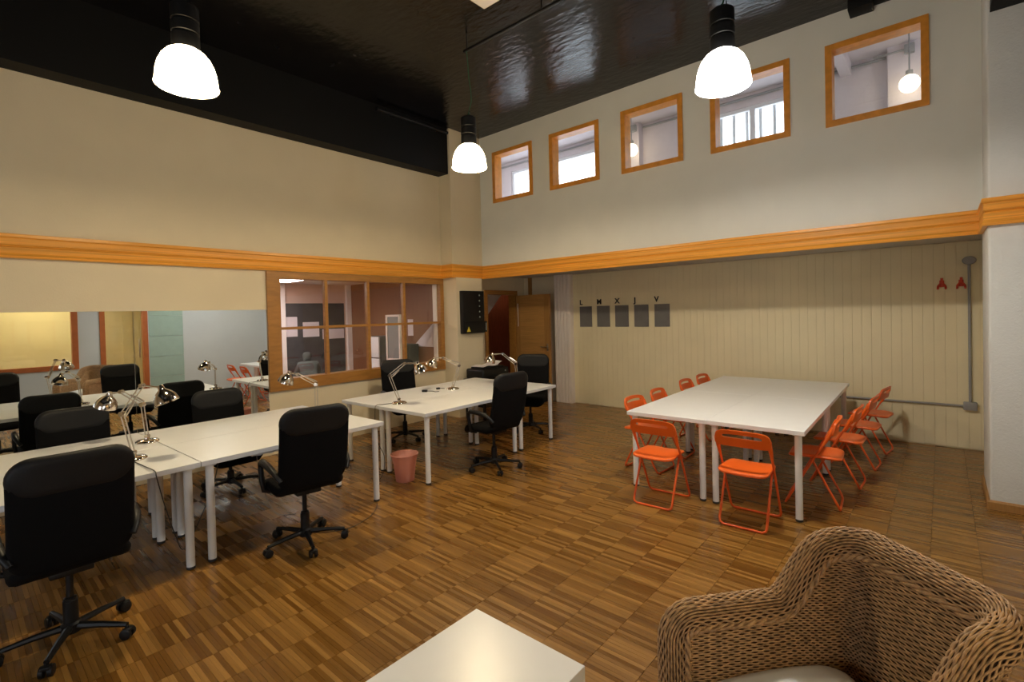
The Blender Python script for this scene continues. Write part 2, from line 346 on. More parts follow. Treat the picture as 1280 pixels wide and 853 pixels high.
# white fluted pilaster beside the door and door-side wall
m = MB().box(-5.62, -5.25, YW-0.10, YW+0.12, 0, 2.43)
pil = struct('wall_pilaster', m, 'white_trim')
for k in range(5):
    MB().rbox(-5.61+k*0.073, -5.61+k*0.073+0.062, YW-0.118, YW-0.098, 0.0, 2.43, 0.006).build('flute', 'white_trim', pil)
struct('wall_door_end', MB().box(XL-0.14, -5.62, YW-0.02, YW+0.12, 0, 2.43), 'wall')
struct('trim_2', MB().box(-6.30, -6.22, YW-0.05, YW-0.02, 0, 2.43), 'brown_frame')

# orange moulding running round the room
prof = [(0, 2.342), (0.034, 2.342), (0.040, 2.365), (0.026, 2.388), (0.030, 2.44), (0.016, 2.452), (0.028, 2.468), (0.030, 2.522), (0.042, 2.534), (0.038, 2.566), (0, 2.566)]
path = [(XL, YR), (XL, 5.576), (-6.147, 5.576), (-6.147, YB), (0.29, YB), (0.29, 5.65), (XR, 5.65), (XR, YR)]
def offset_path(path, d):
    out = []
    for i, p in enumerate(path):
        n = []
        for a, b in ((i-1, i), (i, i+1)):
            if a >= 0 and b < len(path):
                t = Vector((path[b][0]-path[a][0], path[b][1]-path[a][1])).normalized(); n.append(Vector((t.y, -t.x)))
        q = Vector(p) + (n[0]*d if len(n) == 1 else (n[0]+n[1])*d)
        out.append(q)
    return out
m = MB(); k = len(prof)
offs = [offset_path(path, d) for d, z in prof]
for i in range(len(path)):
    m.v += [(offs[j][i].x, offs[j][i].y, prof[j][1]) for j in range(k)]
for i in range(len(path)-1):
    m.f += [(i*k+j, i*k+(j+1) % k, (i+1)*k+(j+1) % k, (i+1)*k+j) for j in range(k)]
struct('trim_1', m, 'orange_trim')
# wooden skirting round the right pillar
m = MB(); pr = [(0, 0), (0.018, 0), (0.018, 0.06), (0.008, 0.075), (0, 0.075)]
pth = [(0.29, 6.44), (0.29, 5.65), (XR, 5.65)]
of = [offset_path(pth, d) for d, z in pr]; k = len(pr)
for i in range(3): m.v += [(of[j][i].x, of[j][i].y, pr[j][1]) for j in range(k)]
for i in range(2): m.f += [(i*k+j, i*k+(j+1) % k, (i+1)*k+(j+1) % k, (i+1)*k+j) for j in range(k)]
struct('baseboard_right', m, 'door_dark')

# mirror on the left wall: two large panes
mir = thing('wall_mirror', 'large frameless wall mirror behind the long row of desks', 'mirror', (XL, 0, 0))
YS = 1.30
for y0, y1 in ((-0.6, YS-0.0005), (YS+0.0005, 2.665)):
    MB().rbox(0.001, 0.007, y0, y1, 0.10, 1.846, 0.0015, 1).build('mirror_pane', 'mirror', mir, smooth=0)

# ------------------------------------------------------------------ windows
def frame_x(mb, x0, x1, y0, y1, z0, z1, w):   # frame in a plane of constant x
    mb.box(x0, x1, y0, y1, z0, z0+w).box(x0, x1, y0, y1, z1-w, z1).box(x0, x1, y0, y0+w, z0+w, z1-w).box(x0, x1, y1-w, y1, z0+w, z1-w)
def frame_y(mb, y0, y1, x0, x1, z0, z1, w):
    mb.box(x0, x1, y0, y1, z0, z0+w).box(x0, x1, y0, y1, z1-w, z1).box(x0, x0+w, y0, y1, z0+w, z1-w).box(x1-w, x1, y0, y1, z0+w, z1-w)
m = MB(); X0, X1 = XL-0.15, XL+0.03
m.box(X0, X1, 2.67, 5.59, 0.80, 0.945).box(X0, X1, 2.67, 5.59, 2.245, 2.335).box(X0, X1, 2.67, 2.835, 0.945, 2.245).box(X0, X1, 5.515, 5.59, 0.945, 2.245)
w1 = struct('window_1', m, 'brown_frame')
ys = [2.835, 3.47, 4.135, 4.785, 5.515]
for y in ys[1:-1]: MB().box(XL-0.05, XL+0.012, y-0.022, y+0.022, 0.945, 2.245).build('muntin', 'brown_frame', w1, smooth=0)
for i in range(4):
    a, b = ys[i]+(0.022 if i else 0), ys[i+1]-(0.022 if i < 3 else 0)
    MB().box(XL-0.05, XL+0.010, a, b, 1.583, 1.617).build('muntin', 'brown_frame', w1, smooth=0)
    for z0, z1 in ((0.945, 1.583), (1.617, 2.245)):
        MB().box(XL-0.026, XL-0.022, a, b, z0, z1).build('window_pane', 'glass', w1, smooth=0)
m = MB().box(XL-0.145, XL-0.06, 5.49, 5.515, 0.945, 2.245); m.build('window_reveal', 'white_trim', w1, smooth=0)
for i, (a, b) in enumerate(WIN):
    m = MB(); frame_y(m, YB-0.022, YB+0.15, a, b, 3.63, 4.495, 0.062)
    w = struct('window_%d' % (i+2), m, 'orange_frame')
    MB().box(a+0.062, b-0.062, YB+0.06, YB+0.064, 3.692, 4.433).build('window_pane', 'glass', w, smooth=0)

m = MB(); frame_y(m, YR-0.13, YR+0.02, -3.45, -0.95, 0.9, 2.6, 0.07); w11 = struct('window_11', m, 'red_frame')  # unseen window, added to let neutral daylight fill the room
MB().box(-3.38, -1.02, YR-0.06, YR-0.055, 0.97, 2.53).build('window_pane', 'glass', w11, smooth=0)
for q in (-2.2,): MB().box(q-0.03, q+0.03, YR-0.1, YR, 0.97, 2.53).build('mullion', 'red_frame', w11, smooth=0)

# loft room behind the high windows
m = MB(); wall_with_holes(-7.2, 1.2, 2.55, 5.0, [(-6.72, -4.50, 2.7, 4.665), (-2.80, -1.40, 2.7, 4.665)], lambda a, b, c, d: m.box(a, b, YW, YW+0.15, c, d))
struct('wall_loft', m, 'loft')
struct('wall_loft_end', MB().box(-7.3, -7.2, YB+0.14, YW, 2.55, 5.0).box(1.2, 1.3, YB+0.14, YW, 2.55, 5.0), 'loft')
struct('ceiling_loft', MB().box(-7.3, 1.3, YB+0.14, YW+0.15, 4.85, 5.0).box(-0.98, -0.86, YB+0.14, YW, 4.70, 4.85), 'loft')
struct('floor_loft', MB().box(-7.3, 1.3, YB+0.14, YW, 2.5, 2.6), 'soffit')
struct('pillar_loft', MB().box(-0.48, -0.12, 7.66, YW, 2.6, 4.85), 'loft')
struct('pillar_loft', MB().box(-4.02, -3.78, 7.66, YW, 2.6, 4.85), 'loft')
for n, (a, b, mu) in enumerate(((-6.72, -4.50, (-5.61,)), (-2.80, -1.40, (-2.07,)))):
    m = MB(); frame_y(m, YW+0.03, YW+0.09, a, b, 2.7, 4.665, 0.05)
    w = struct('window_%d' % (n+7), m, 'upvc')
    for q in mu: MB().box(q-0.035, q+0.035, YW+0.03, YW+0.09, 2.75, 4.615).build('mullion', 'upvc', w, smooth=0)
    MB().box(a+0.05, b-0.05, YW+0.055, YW+0.06, 2.75, 4.615).build('window_pane', 'glass', w, smooth=0)
gr = thing('window_grille', 'white vertical bar grille outside the loft window', 'grille', (0, YW+0.125, 2.7))
for k in range(8): MB().box(-2.74+k*0.185, -2.70+k*0.185, -0.012, 0.012, 0, 1.965).build('bar', 'upvc', gr, smooth=0)
MB().box(-2.81, -1.39, -0.015, 0.015, 0, 0.03).build('rail', 'upvc', gr, smooth=0)
MB().box(-2.81, -1.39, -0.015, 0.015, 1.92, 1.95).build('rail', 'upvc', gr, smooth=0)
cp = thing('ceiling_conduit', 'grey conduit along the loft wall top with junction boxes', 'conduit', (0, YW, 4.78))
MB().tube([(-7.1, -0.03, 0), (-4.05, -0.03, 0)], 0.018).build('pipe', 'conduit', cp); MB().tube([(-3.75, -0.03, 0), (-0.5, -0.03, 0)], 0.018).build('pipe', 'conduit', cp)
for gx in (-0.27, -3.86):
    MB().rbox(gx-0.05, gx+0.05, -0.20, -0.14, -0.08, 0.03, 0.008).build('junction_box', 'conduit', cp)
    MB().tube([(gx-0.35, -0.17, -0.02), (gx-0.05, -0.17, -0.02)], 0.012).build('pipe', 'conduit', cp)
for gx, gz, lab in ((-0.265, 4.27, 'glowing white globe lamp hanging behind the high window nearest the white pillar'), (-3.79, 4.33, 'glowing white globe lamp hanging behind the middle high window')):
    g = thing('globe_lamp', lab, 'lamp', (gx, 7.42, gz), 0, 'loft globe lamps')
    MB().lathe([(0.0001, -0.10)] + [(0.10*math.cos(a), 0.10*math.sin(a)) for a in [(-80+16*i)*PI/180 for i in range(11)]] + [(0.0001, 0.10)], 24).build('globe', 'globe', g, smooth=60)
    MB().lathe([(0.035, 0.095), (0.035, 0.15), (0.008, 0.155), (0.008, 4.85-gz)], 12, close=True).build('stem', 'conduit', g)

# ------------------------------------------------------------------ office behind the glazed window
struct('wall_office', MB().box(-9.55, -9.4, 1.5, 5.8, 0, 2.42), 'peach')
struct('wall_office_side', MB().box(-9.4, XL-0.14, 5.60, 5.72, 0, 2.42), 'brown_wood')
struct('wall_office_near', MB().box(-9.4, XL-0.14, 1.4, 1.5, 0, 2.42), 'office_wall')
struct('floor_office', MB().box(-9.5, XL-0.14, 1.4, 5.8, -0.1, 0), 'brown_frame')
struct('ceiling_office', MB().box(-9.5, XL-0.14, 1.4, 5.8, 2.40, 2.5), 'office_wall')
struct('trim_3', MB().box(-9.4, -9.33, 4.10, 4.22, 0, 2.4), 'white_trim')
struct('trim_4', MB().box(-9.4, -9.33, 5.50, 5.60, 0, 2.4), 'white_trim')
tag(MB().rbox(-9.398, -9.385, 4.235, 5.46, 0.3, 2.02, 0.004, 1).build('notice_board', 'dark_board', smooth=0), 'tall dark board on the far wall of the office behind the glazing', 'board')
for y0, y1, z0, z1, l in ((4.24, 4.46, 1.38, 1.76, 'tallest white sheet pinned on the dark office board'), (4.57, 4.90, 1.36, 1.65, 'squarish white sheet pinned in the middle of the dark office board'), (4.97, 5.44, 1.30, 1.50, 'wide low white sheet pinned on the dark office board')):
    tag(MB().box(-9.385, -9.380, y0, y1, z0, z1).build('pinned_paper', 'paper', smooth=0), l, 'paper', 'papers on the office board')
fr = thing('refrigerator', 'small white two-door fridge against the brown office wall', 'fridge', (-7.95, 5.36, 0))
MB().rbox(-0.19, 0.19, -0.14, 0.22, 0.02, 1.36, 0.015).build('body', 'grey_panel', fr)  # dark grey body paints the shade on the white fridge's side
for z0, z1 in ((0.06, 0.95), (0.97, 1.35)):
    d = MB().rbox(-0.188, 0.188, -0.175, -0.142, z0, z1, 0.012).build('door', 'steel', fr)
    MB().rbox(-0.17, -0.15, -0.20, -0.175, (z0+0.6 if z0 < 0.5 else z0+0.04), (z1-0.04 if z0 < 0.5 else z1-0.1), 0.005).build('handle', 'nickel', d)
wb = thing('display_board', 'tall white-framed board standing on thin legs before the brown office wall', 'board', (-7.06, 5.02, 0))
m = MB(); frame_y(m, -0.02, 0.02, -0.20, 0.20, 0.97, 1.75, 0.035); m.build('frame', 'white_trim', wb, smooth=0)
MB().box(-0.165, 0.165, -0.003, 0.012, 1.005, 1.715).build('panel', 'screen', wb, smooth=0)
for sx in (-0.18, 0.18): MB().tube([(sx, 0, 0.98), (sx, 0, 0.0)], 0.012, 8).build('leg', 'white_leg', wb)
cbn = thing('storage_cabinet', 'dark grey low cabinet between the fridge and the pale triangle', 'cabinet', (-7.2, 5.45, 0))
MB().rbox(-0.50, 0.10, -0.10, 0.13, 0.0, 1.22, 0.01).build('body', 'grey_cloth', cbn)
MB().rbox(-0.48, -0.205, -0.116, -0.102, 0.05, 1.19, 0.005).build('door', 'grey_cloth', cbn); MB().rbox(-0.195, 0.08, -0.116, -0.102, 0.05, 1.19, 0.005).build('door', 'grey_cloth', cbn)
m = MB().add([(-6.70, 5.585, 1.58), (-7.26, 5.585, 1.17), (-6.70, 5.585, 1.17), (-6.70, 5.60, 1.58), (-7.26, 5.60, 1.17), (-6.70, 5.60, 1.17)], [(0, 1, 2), (5, 4, 3), (0, 3, 4, 1), (1, 4, 5, 2), (2, 5, 3, 0)])
tag(m.build('reflection_triangle', 'paper', smooth=0), 'pale triangle painting a glass reflection on the brown office wall beside the white reveal', 'sheet')  # solid pale triangle painting a reflection in the glazing
tag(MB().box(-7.42, -7.27, 5.592, 5.598, 1.36, 1.66).build('pinned_paper', 'paper', smooth=0), 'small pale notice on the brown office wall left of the triangle', 'paper')
pn = thing('ceiling_panel_light', 'lit white panel lamp on the office ceiling', 'lamp', (-8.4, 3.4, 2.37))
MB().rbox(-0.32, 0.32, -0.62, 0.62, 0.0, 0.03, 0.006).build('housing', 'white_trim', pn); MB().box(-0.29, 0.29, -0.59, 0.59, -0.004, 0.0).build('diffuser', 'tube', pn, smooth=0)
# person seated in the office
def skin_mesh(name, verts, edges, radii, m, parent, root=0):
    me = bpy.data.meshes.new(name); me.from_pydata(verts, edges, []); o = bpy.data.objects.new(name, me); COL.objects.link(o)
    md = o.modifiers.new('skin', 'SKIN')
    for i, r in enumerate(radii): me.skin_vertices[0].data[i].radius = (r, r) if not isinstance(r, tuple) else r
    me.skin_vertices[0].data[root].use_root = True
    o.modifiers.new('sub', 'SUBSURF').levels = 2
    dg = bpy.context.evaluated_depsgraph_get(); me2 = bpy.data.meshes.new_from_object(o.evaluated_get(dg)); bpy.data.objects.remove(o)
    me2.name = name; me2.polygons.foreach_set('use_smooth', [True]*len(me2.polygons)); me2.materials.clear(); me2.materials.append(MT[m])
    return link(name, me2, None, parent)
ps = thing('person', 'person in grey hooded top sitting with head bowed behind the glazing', 'person', (-8.75, 4.36, 0), math.radians(170))
V_ = [(0, 0, 0.48), (0.02, 0, 0.64), (0.06, 0, 0.82), (0.10, 0, 0.93), (0.13, 0, 1.03), (0.15, 0, 1.11),
      (0.07, 0.15, 0.86), (0.14, 0.20, 0.68), (0.32, 0.13, 0.62), (0.07, -0.15, 0.86), (0.14, -0.20, 0.68), (0.32, -0.13, 0.62),
      (0.22, 0.10, 0.47), (0.44, 0.11, 0.47), (0.42, 0.11, 0.10), (0.50, 0.11, 0.05), (0.22, -0.10, 0.47), (0.44, -0.11, 0.47), (0.42, -0.11, 0.10), (0.50, -0.11, 0.05)]
E_ = [(0, 1), (1, 2), (2, 3), (3, 4), (4, 5), (2, 6), (6, 7), (7, 8), (2, 9), (9, 10), (10, 11), (0, 12), (12, 13), (13, 14), (14, 15), (0, 16), (16, 17), (17, 18), (18, 19)]
R_ = [0.14, 0.13, 0.14, 0.06, 0.095, 0.07, 0.075, 0.055, 0.04, 0.075, 0.055, 0.04, 0.085, 0.065, 0.045, 0.04, 0.085, 0.065, 0.045, 0.04]
skin_mesh('body', V_, E_, R_, 'grey_cloth', ps)
st = thing('stool', 'low dark stool under the person in the office', 'stool', (-8.75, 4.36, 0))
MB().lathe([(0.0001, 0.33), (0.17, 0.33), (0.18, 0.345), (0.17, 0.365), (0.0001, 0.365)], 20).build('seat', 'plastic', st)
for k in range(4):
    a = PI/4+k*PI/2; MB().tube([(0.10*math.cos(a), 0.10*math.sin(a), 0.335), (0.16*math.cos(a), 0.16*math.sin(a), 0.0)], 0.014).build('leg', 'plastic', st)

# ------------------------------------------------------------------ doorway and open door
m = MB(); XX = (XL-0.15, XL+0.02)
m.box(*XX, 6.60, 6.68, 0, 2.17).box(*XX, 7.46, 7.54, 0, 2.17).box(*XX, 6.68, 7.46, 2.09, 2.17)
d1 = struct('door_1', m, 'brown_frame')
leaf = thing('open_door', 'oak veneer door standing open beside the yellow boarded wall', 'door', (XL+0.04, 7.49, 0.012), math.radians(-1))
MB().box(0.0, 0.10, -0.02, 0.02, 0, 2.06).build('stile', 'door_dark', leaf, smooth=0); MB().box(0.70, 0.83, -0.02, 0.02, 0, 2.06).build('stile', 'door_dark', leaf, smooth=0)
MB().box(0.10, 0.70, -0.019, 0.019, 0, 2.06).build('panel', 'door', leaf, smooth=0)
h = MB().rbox(0.755, 0.785, -0.032, -0.02, 0.98, 1.12, 0.004); h.tube([(0.77, -0.025, 1.06), (0.77, -0.065, 1.06), (0.755, -0.07, 1.06), (0.64, -0.07, 1.06)], 0.010)
h.build('handle', 'nickel', leaf)
MB().rbox(0.045, 0.055, -0.03, -0.02, 1.45, 1.90, 0.002).build('glass_slot', 'white_trim', leaf)
struct('wall_corridor', MB().box(-8.1, -8.0, 5.9, 9.6, 0, 2.6).box(-8.0, XL-0.14, 9.5, 9.6, 0, 2.6).box(-8.0, XL-0.14, 5.9, 6.0, 0, 2.6).box(XL-0.14, XL-0.04, 7.95, 9.6, 0, 2.6), 'red_wood')
struct('floor_corridor', MB().box(-8.1, XL-0.14, 5.9, 9.6, -0.1, 0.0), 'brown_frame')
struct('ceiling_corridor', MB().box(-8.1, XL-0.04, 5.9, 9.6, 2.6, 2.7), 'office_wall')
t = thing('fill_bulb', 'small warm bulb added to light the corridor beyond the doorway', 'lamp', (-7.3, 8.8, 2.45))  # unseen bulb, added to brighten the dark red corridor
MB().lathe([(0.0001, 0), (0.05, 0.02), (0.07, 0.07), (0.05, 0.12), (0.0001, 0.125)], 16).build('bulb', 'shade_warm', t, smooth=60); MB().lathe([(0.04, 0.12), (0.04, 0.15)], 12, close=True).build('holder', 'white_trim', t)
m = MB().add([(-7.95, 7.3, 2.6), (-7.95, 7.3, 1.72), (-7.95, 8.2, 2.6), (-7.0, 7.3, 2.6), (-7.0, 7.3, 1.72), (-7.0, 8.2, 2.6)], [(0, 1, 2), (3, 5, 4), (0, 3, 4, 1), (1, 4, 5, 2), (2, 5, 3, 0)])
struct('stair_soffit', m, 'office_wall')

# ------------------------------------------------------------------ right wall: orange-framed window, glazed door, green panels (seen in the mirror)
m = MB(); frame_x(m, XR-0.025, XR+0.13, -0.08, 1.79, 0.80, 2.33, 0.095); w9 = struct('window_9', m, 'red_frame')
MB().box(XR+0.05, XR+0.055, 0.015, 1.695, 0.895, 2.235).build('window_pane', 'glass', w9, smooth=0)
m = MB(); m.box(XR-0.02, XR+0.13, 2.14, 2.23, 0, 2.33).box(XR-0.02, XR+0.13, 2.89, 2.98, 0, 2.33).box(XR-0.02, XR+0.13, 2.23, 2.89, 2.24, 2.33); d2 = struct('door_2', m, 'red_frame')
MB().box(XR+0.05, XR+0.06, 2.23, 2.89, 0.01, 2.24).build('door_pane', 'glass', d2, smooth=0)
MB().rbox(XR-0.03, XR+0.0, 2.80, 2.83, 0.95, 1.35, 0.006).build('handle', 'nickel', d2)
gp = thing('green_panel_cladding', 'sea green panels stacked beside the glazed door opposite the mirror', 'cladding', (XR, 3.0, 0))
for k in range(5): MB().rbox(-0.014, -0.001, 0.0, 0.66, 0.02+k*0.463, 0.02+k*0.463+0.458, 0.003, 1).build('panel', 'green_tile', gp, smooth=0)
struct('wall_side_room', MB().box(2.6, 2.7, -0.7, 4.0, 0, 2.6), 'yellow')
struct('wall_side_room_end', MB().box(XR+0.12, 2.6, -0.7, -0.6, 0, 2.6).box(XR+0.12, 2.6, 4.0, 4.1, 0, 2.6), 'yellow')
struct('floor_side_room', MB().box(XR+0.12, 2.7, -0.7, 4.1, -0.1, 0), 'brown_frame')
struct('ceiling_side_room', MB().box(XR+0.12, 2.7, -0.7, 4.1, 2.6, 2.7), 'white_trim')
struct('trim_5', MB().box(2.58, 2.6, 2.9, 3.1, 0, 2.6), 'yellow')
pn = thing('ceiling_panel_light', 'added warm fill light on the ceiling of the yellow side room', 'lamp', (1.7, 1.4, 2.57))  # unseen panel, added to brighten the yellow behind window and door
MB().rbox(-0.32, 0.32, -0.72, 0.72, 0.0, 0.03, 0.006).build('housing', 'white_trim', pn); MB().box(-0.29, 0.29, -0.69, 0.69, -0.004, 0.0).build('diffuser', 'fill_warm', pn, smooth=0)
m = MB(); frame_x(m, XR-0.02, XR+0.13, -3.0, -0.9, 0.8, 2.3, 0.07); w10 = struct('window_10', m, 'red_frame')
MB().box(XR+0.05, XR+0.055, -2.93, -0.97, 0.87, 2.23).build('window_pane', 'glass', w10, smooth=0)

# ------------------------------------------------------------------ tables
def make_table(L_, W_, name='trestle_table'):
    t = thing(name, 'white rectangular table with round white legs', 'table')
    MB().rbox(-W_/2, W_/2, -L_/2, L_/2, 0.704, 0.74, 0.002, 1).build('table_top', 'white_top', t, smooth=0)
    lg = MB().lathe([(0.026, 0.02), (0.027, 0.02), (0.027, 0.69), (0.045, 0.692), (0.045, 0.704)], 18, close=True).mesh('leg'); lg.materials.append(MT['white_leg'])
    ft = MB().lathe([(0.023, 0.0), (0.028, 0.003), (0.028, 0.02), (0.02, 0.022)], 18, close=True).mesh('foot'); ft.materials.append(MT['foot'])
    for sx in (-1, 1):
        for sy in (-1, 1):
            q = link('leg', lg, None, t, (sx*(W_/2-0.055), sy*(L_/2-0.065), 0)); link('foot', ft, None, q)
    return t
def place(cx, cy, ang, dx, dy):
    c, s = math.cos(ang), math.sin(ang); return (cx+c*dx-s*dy, cy+s*dx+c*dy, 0)
tp = make_table(1.52, 0.755)
G1 = 'white tables of the long desk row'
a = math.radians(1.6); A0 = (-4.66, 1.12)
T = [(0.382, 0.765, 'white table nearest the pink bin, front half of the mirror-side desk row'), (-0.382, 0.765, 'white table backing onto the mirror, end nearest the glazed window'),
     (0.382, -0.762, 'white front table of the desk row with a lamp cord hanging over its edge'), (-0.382, -0.762, 'white table by the mirror, desk row end far from the glazed window')]
for i, (dx, dy, l) in enumerate(T):
    p = place(*A0, a, dx, dy)
    if i == 0: tp.location = p; tp.rotation_euler = (0, 0, a); tp['label'] = l; tp['group'] = G1
    else: dup(tp, p, a, l, G1)
a = math.radians(1.4); B0 = (-4.655, 3.095); G2 = 'white tables of the desk island by the door'
dup(tp, place(*B0, a, 0.38, 0.765), a, 'white table over the pink bin in the desk island', G2)
dup(tp, place(*B0, a, -0.38, 0.765), a, 'white table of the desk island along the glazed window', G2)
dup(tp, place(*B0, a, 0.0, 1.915), a+PI/2, 'white table set crosswise at the door end of the desk island', G2)
a = math.radians(1.3); O0 = (-1.570, 4.345); G3 = 'white tables of the big meeting table'
for dx, dy, l in ((0.38, 0.77, 'near white table of the meeting group on the grey conduit side'), (-0.38, 0.77, 'near white table of the meeting group on the office desk side'),
                  (0.38, 2.30, 'white meeting table against the boarded wall on the grey conduit side'), (-0.38, 2.30, 'white meeting table against the boarded wall on the lettered board side')):
    dup(tp, place(*O0, a, dx*0.9955, dy), a, l, G3)

# coffee table
ct = thing('coffee_table', 'low square white coffee table beside the wicker armchair', 'coffee table', (-1.25, 1.195, 0))
MB().rbox(-0.275, 0.275, -0.275, 0.275, 0.40, 0.45, 0.0015, 1).build('table_top', 'white_top', ct, smooth=0)
for sx in (-1, 1):
    for sy in (-1, 1): MB().rbox(sx*0.25-0.025, sx*0.25+0.025, sy*0.25-0.025, sy*0.25+0.025, 0, 0.40, 0.0015, 1).build('leg', 'white_top', ct, smooth=0)

# ------------------------------------------------------------------ office chairs
def make_office_chair():
    t = thing('office_chair', 'black office chair', 'chair')
    def back(a_, b_, c_):      # a across, b height, c thickness
        z = 0.79+b_; s_ = (b_+0.30)/0.6
        x = -0.205 - 0.12*s_ - 0.02*math.sin(PI*s_) + c_ + 0.35*a_*a_
        return (x, a_, z)
    MB().pad(0.49, 0.60, 0.10, 0.055, back, 7, 0.4).build('backrest', 'fabric', t, smooth=50)
    def headband(a_, b_, c_):
        z = 0.99+b_; s_ = (z-0.49)/0.6
        return (-0.205 - 0.12*s_ - 0.02*math.sin(PI*s_) + c_ + 0.35*a_*a_, a_, z)
    MB().pad(0.494, 0.204, 0.098, 0.062, headband, 7, 0.4).build('headrest_cover', 'leather', t, smooth=50)
    def seat(a_, b_, c_):
        x = b_+0.02; z = 0.475+c_ - (0.05*max(0, (x-0.12)/0.13)**2 if x > 0.12 else 0) + (0.05*((-x-0.10)/0.13)**2 if x < -0.10 else 0)
        return (x, a_, z)
    MB().pad(0.49, 0.50, 0.09, 0.075, seat, 6, 0.4).build('seat', 'fabric', t, smooth=50)
    MB().rbox(-0.12, 0.10, -0.09, 0.09, 0.405, 0.44, 0.008).build('mechanism', 'plastic', t)
    MB().tube([(0, -0.09, 0.42), (0, -0.22, 0.415), (0, -0.25, 0.42)], 0.007).build('lever', 'plastic', t)
    for s_ in (-1, 1):
        m = MB(); pts = [(0.06, s_*0.20, 0.432), (0.07, s_*0.265, 0.45), (0.08, s_*0.275, 0.52), (0.10, s_*0.275, 0.60), (0.10, s_*0.275, 0.645), (0.06, s_*0.275, 0.668), (-0.05, s_*0.275, 0.668), (-0.16, s_*0.27, 0.655), (-0.225, s_*0.255, 0.62), (-0.25, s_*0.235, 0.58)]
        m.tube(pts, [0.016, 0.018, 0.019, 0.019, 0.02, 0.024, 0.026, 0.024, 0.019, 0.016], 10); m.build('armrest', 'plastic', t, smooth=60)
    MB().lathe([(0.024, 0.06), (0.033, 0.07), (0.033, 0.23), (0.028, 0.235), (0.028, 0.245), (0.0165, 0.25), (0.0165, 0.41)], 16, close=True).build('gas_column', 'plastic', t)
    b = MB().lathe([(0.03, 0.055), (0.045, 0.06), (0.045, 0.105), (0.035, 0.115)], 16, close=True).build('base', 'plastic', t)
    lm = MB().tube([(0.03, 0, 0.088), (0.15, 0, 0.085), (0.285, 0, 0.072)], [0.021, 0.017, 0.013], 8).mesh('base_leg'); lm.materials.append(MT['plastic'])
    c = MB()
    for s_ in (-1, 1): c.tube([(0.285, s_*0.006, 0.028), (0.285, s_*0.009, 0.028), (0.285, s_*0.026, 0.028), (0.285, s_*0.029, 0.028)], [0.022, 0.028, 0.028, 0.022], 16)
    c.tube([(0.285, 0, 0.028), (0.285, 0, 0.07)], 0.009, 8); c.rbox(0.27, 0.31, -0.02, 0.02, 0.04, 0.058, 0.006)
    cm = c.mesh('caster'); cm.materials.append(MT['plastic'])
    for k in range(5):
        q = link('base_leg', lm, None, b, (0, 0, 0), 2*PI*k/5); 
        q2 = link('caster', cm, None, b, (0, 0, 0), 2*PI*k/5)
    return t
oc = make_office_chair(); GC = 'black office chairs'
CH = [((-3.57, 0.40), 180, 'black office chair facing the mirror at the desk row, beside the two crossed lamps', 0.0),
      ((-3.70, 1.77), 172, 'black office chair with armrests drawn back from the desk row near the pink bin', 0.0),
      ((-3.78, 3.98), 176, 'black office chair facing the desk island from the meeting table side', 0.0),
      ((-4.58, 5.62), -62, 'black office chair at the door end of the desk island', 0.0),
      ((-5.70, 4.20), -20, 'black office chair between the desk island and the glazed window', 0.0),
      ((-5.42, 0.72), 2, 'black office chair facing the two crossed lamps with its back to the mirror', -0.10),
      ((-5.52, 1.88), 0, 'black office chair with its back to the mirror next to the glazed window', -0.10)]
# a lower-set copy of the chair for the two mirror-side seats
for i, ((x, y), rz, l, dz) in enumerate(CH):
    c = oc if i == 0 else copy_tree(oc)
    c.location = (x, y, 0); c.rotation_euler = (0, 0, math.radians(rz)); c['label'] = l; c['group'] = GC
    if dz:
        for ch in c.children:
            if not ch.name.startswith(('base', 'gas')): ch.location.z += dz
            if ch.name.startswith('gas'): ch.scale.z = 0.76
    for ch in c.children:
        if ch.name.startswith('base'): ch.rotation_euler.z = math.radians([10, 28, 5, 40, 20, 33, 0][i])

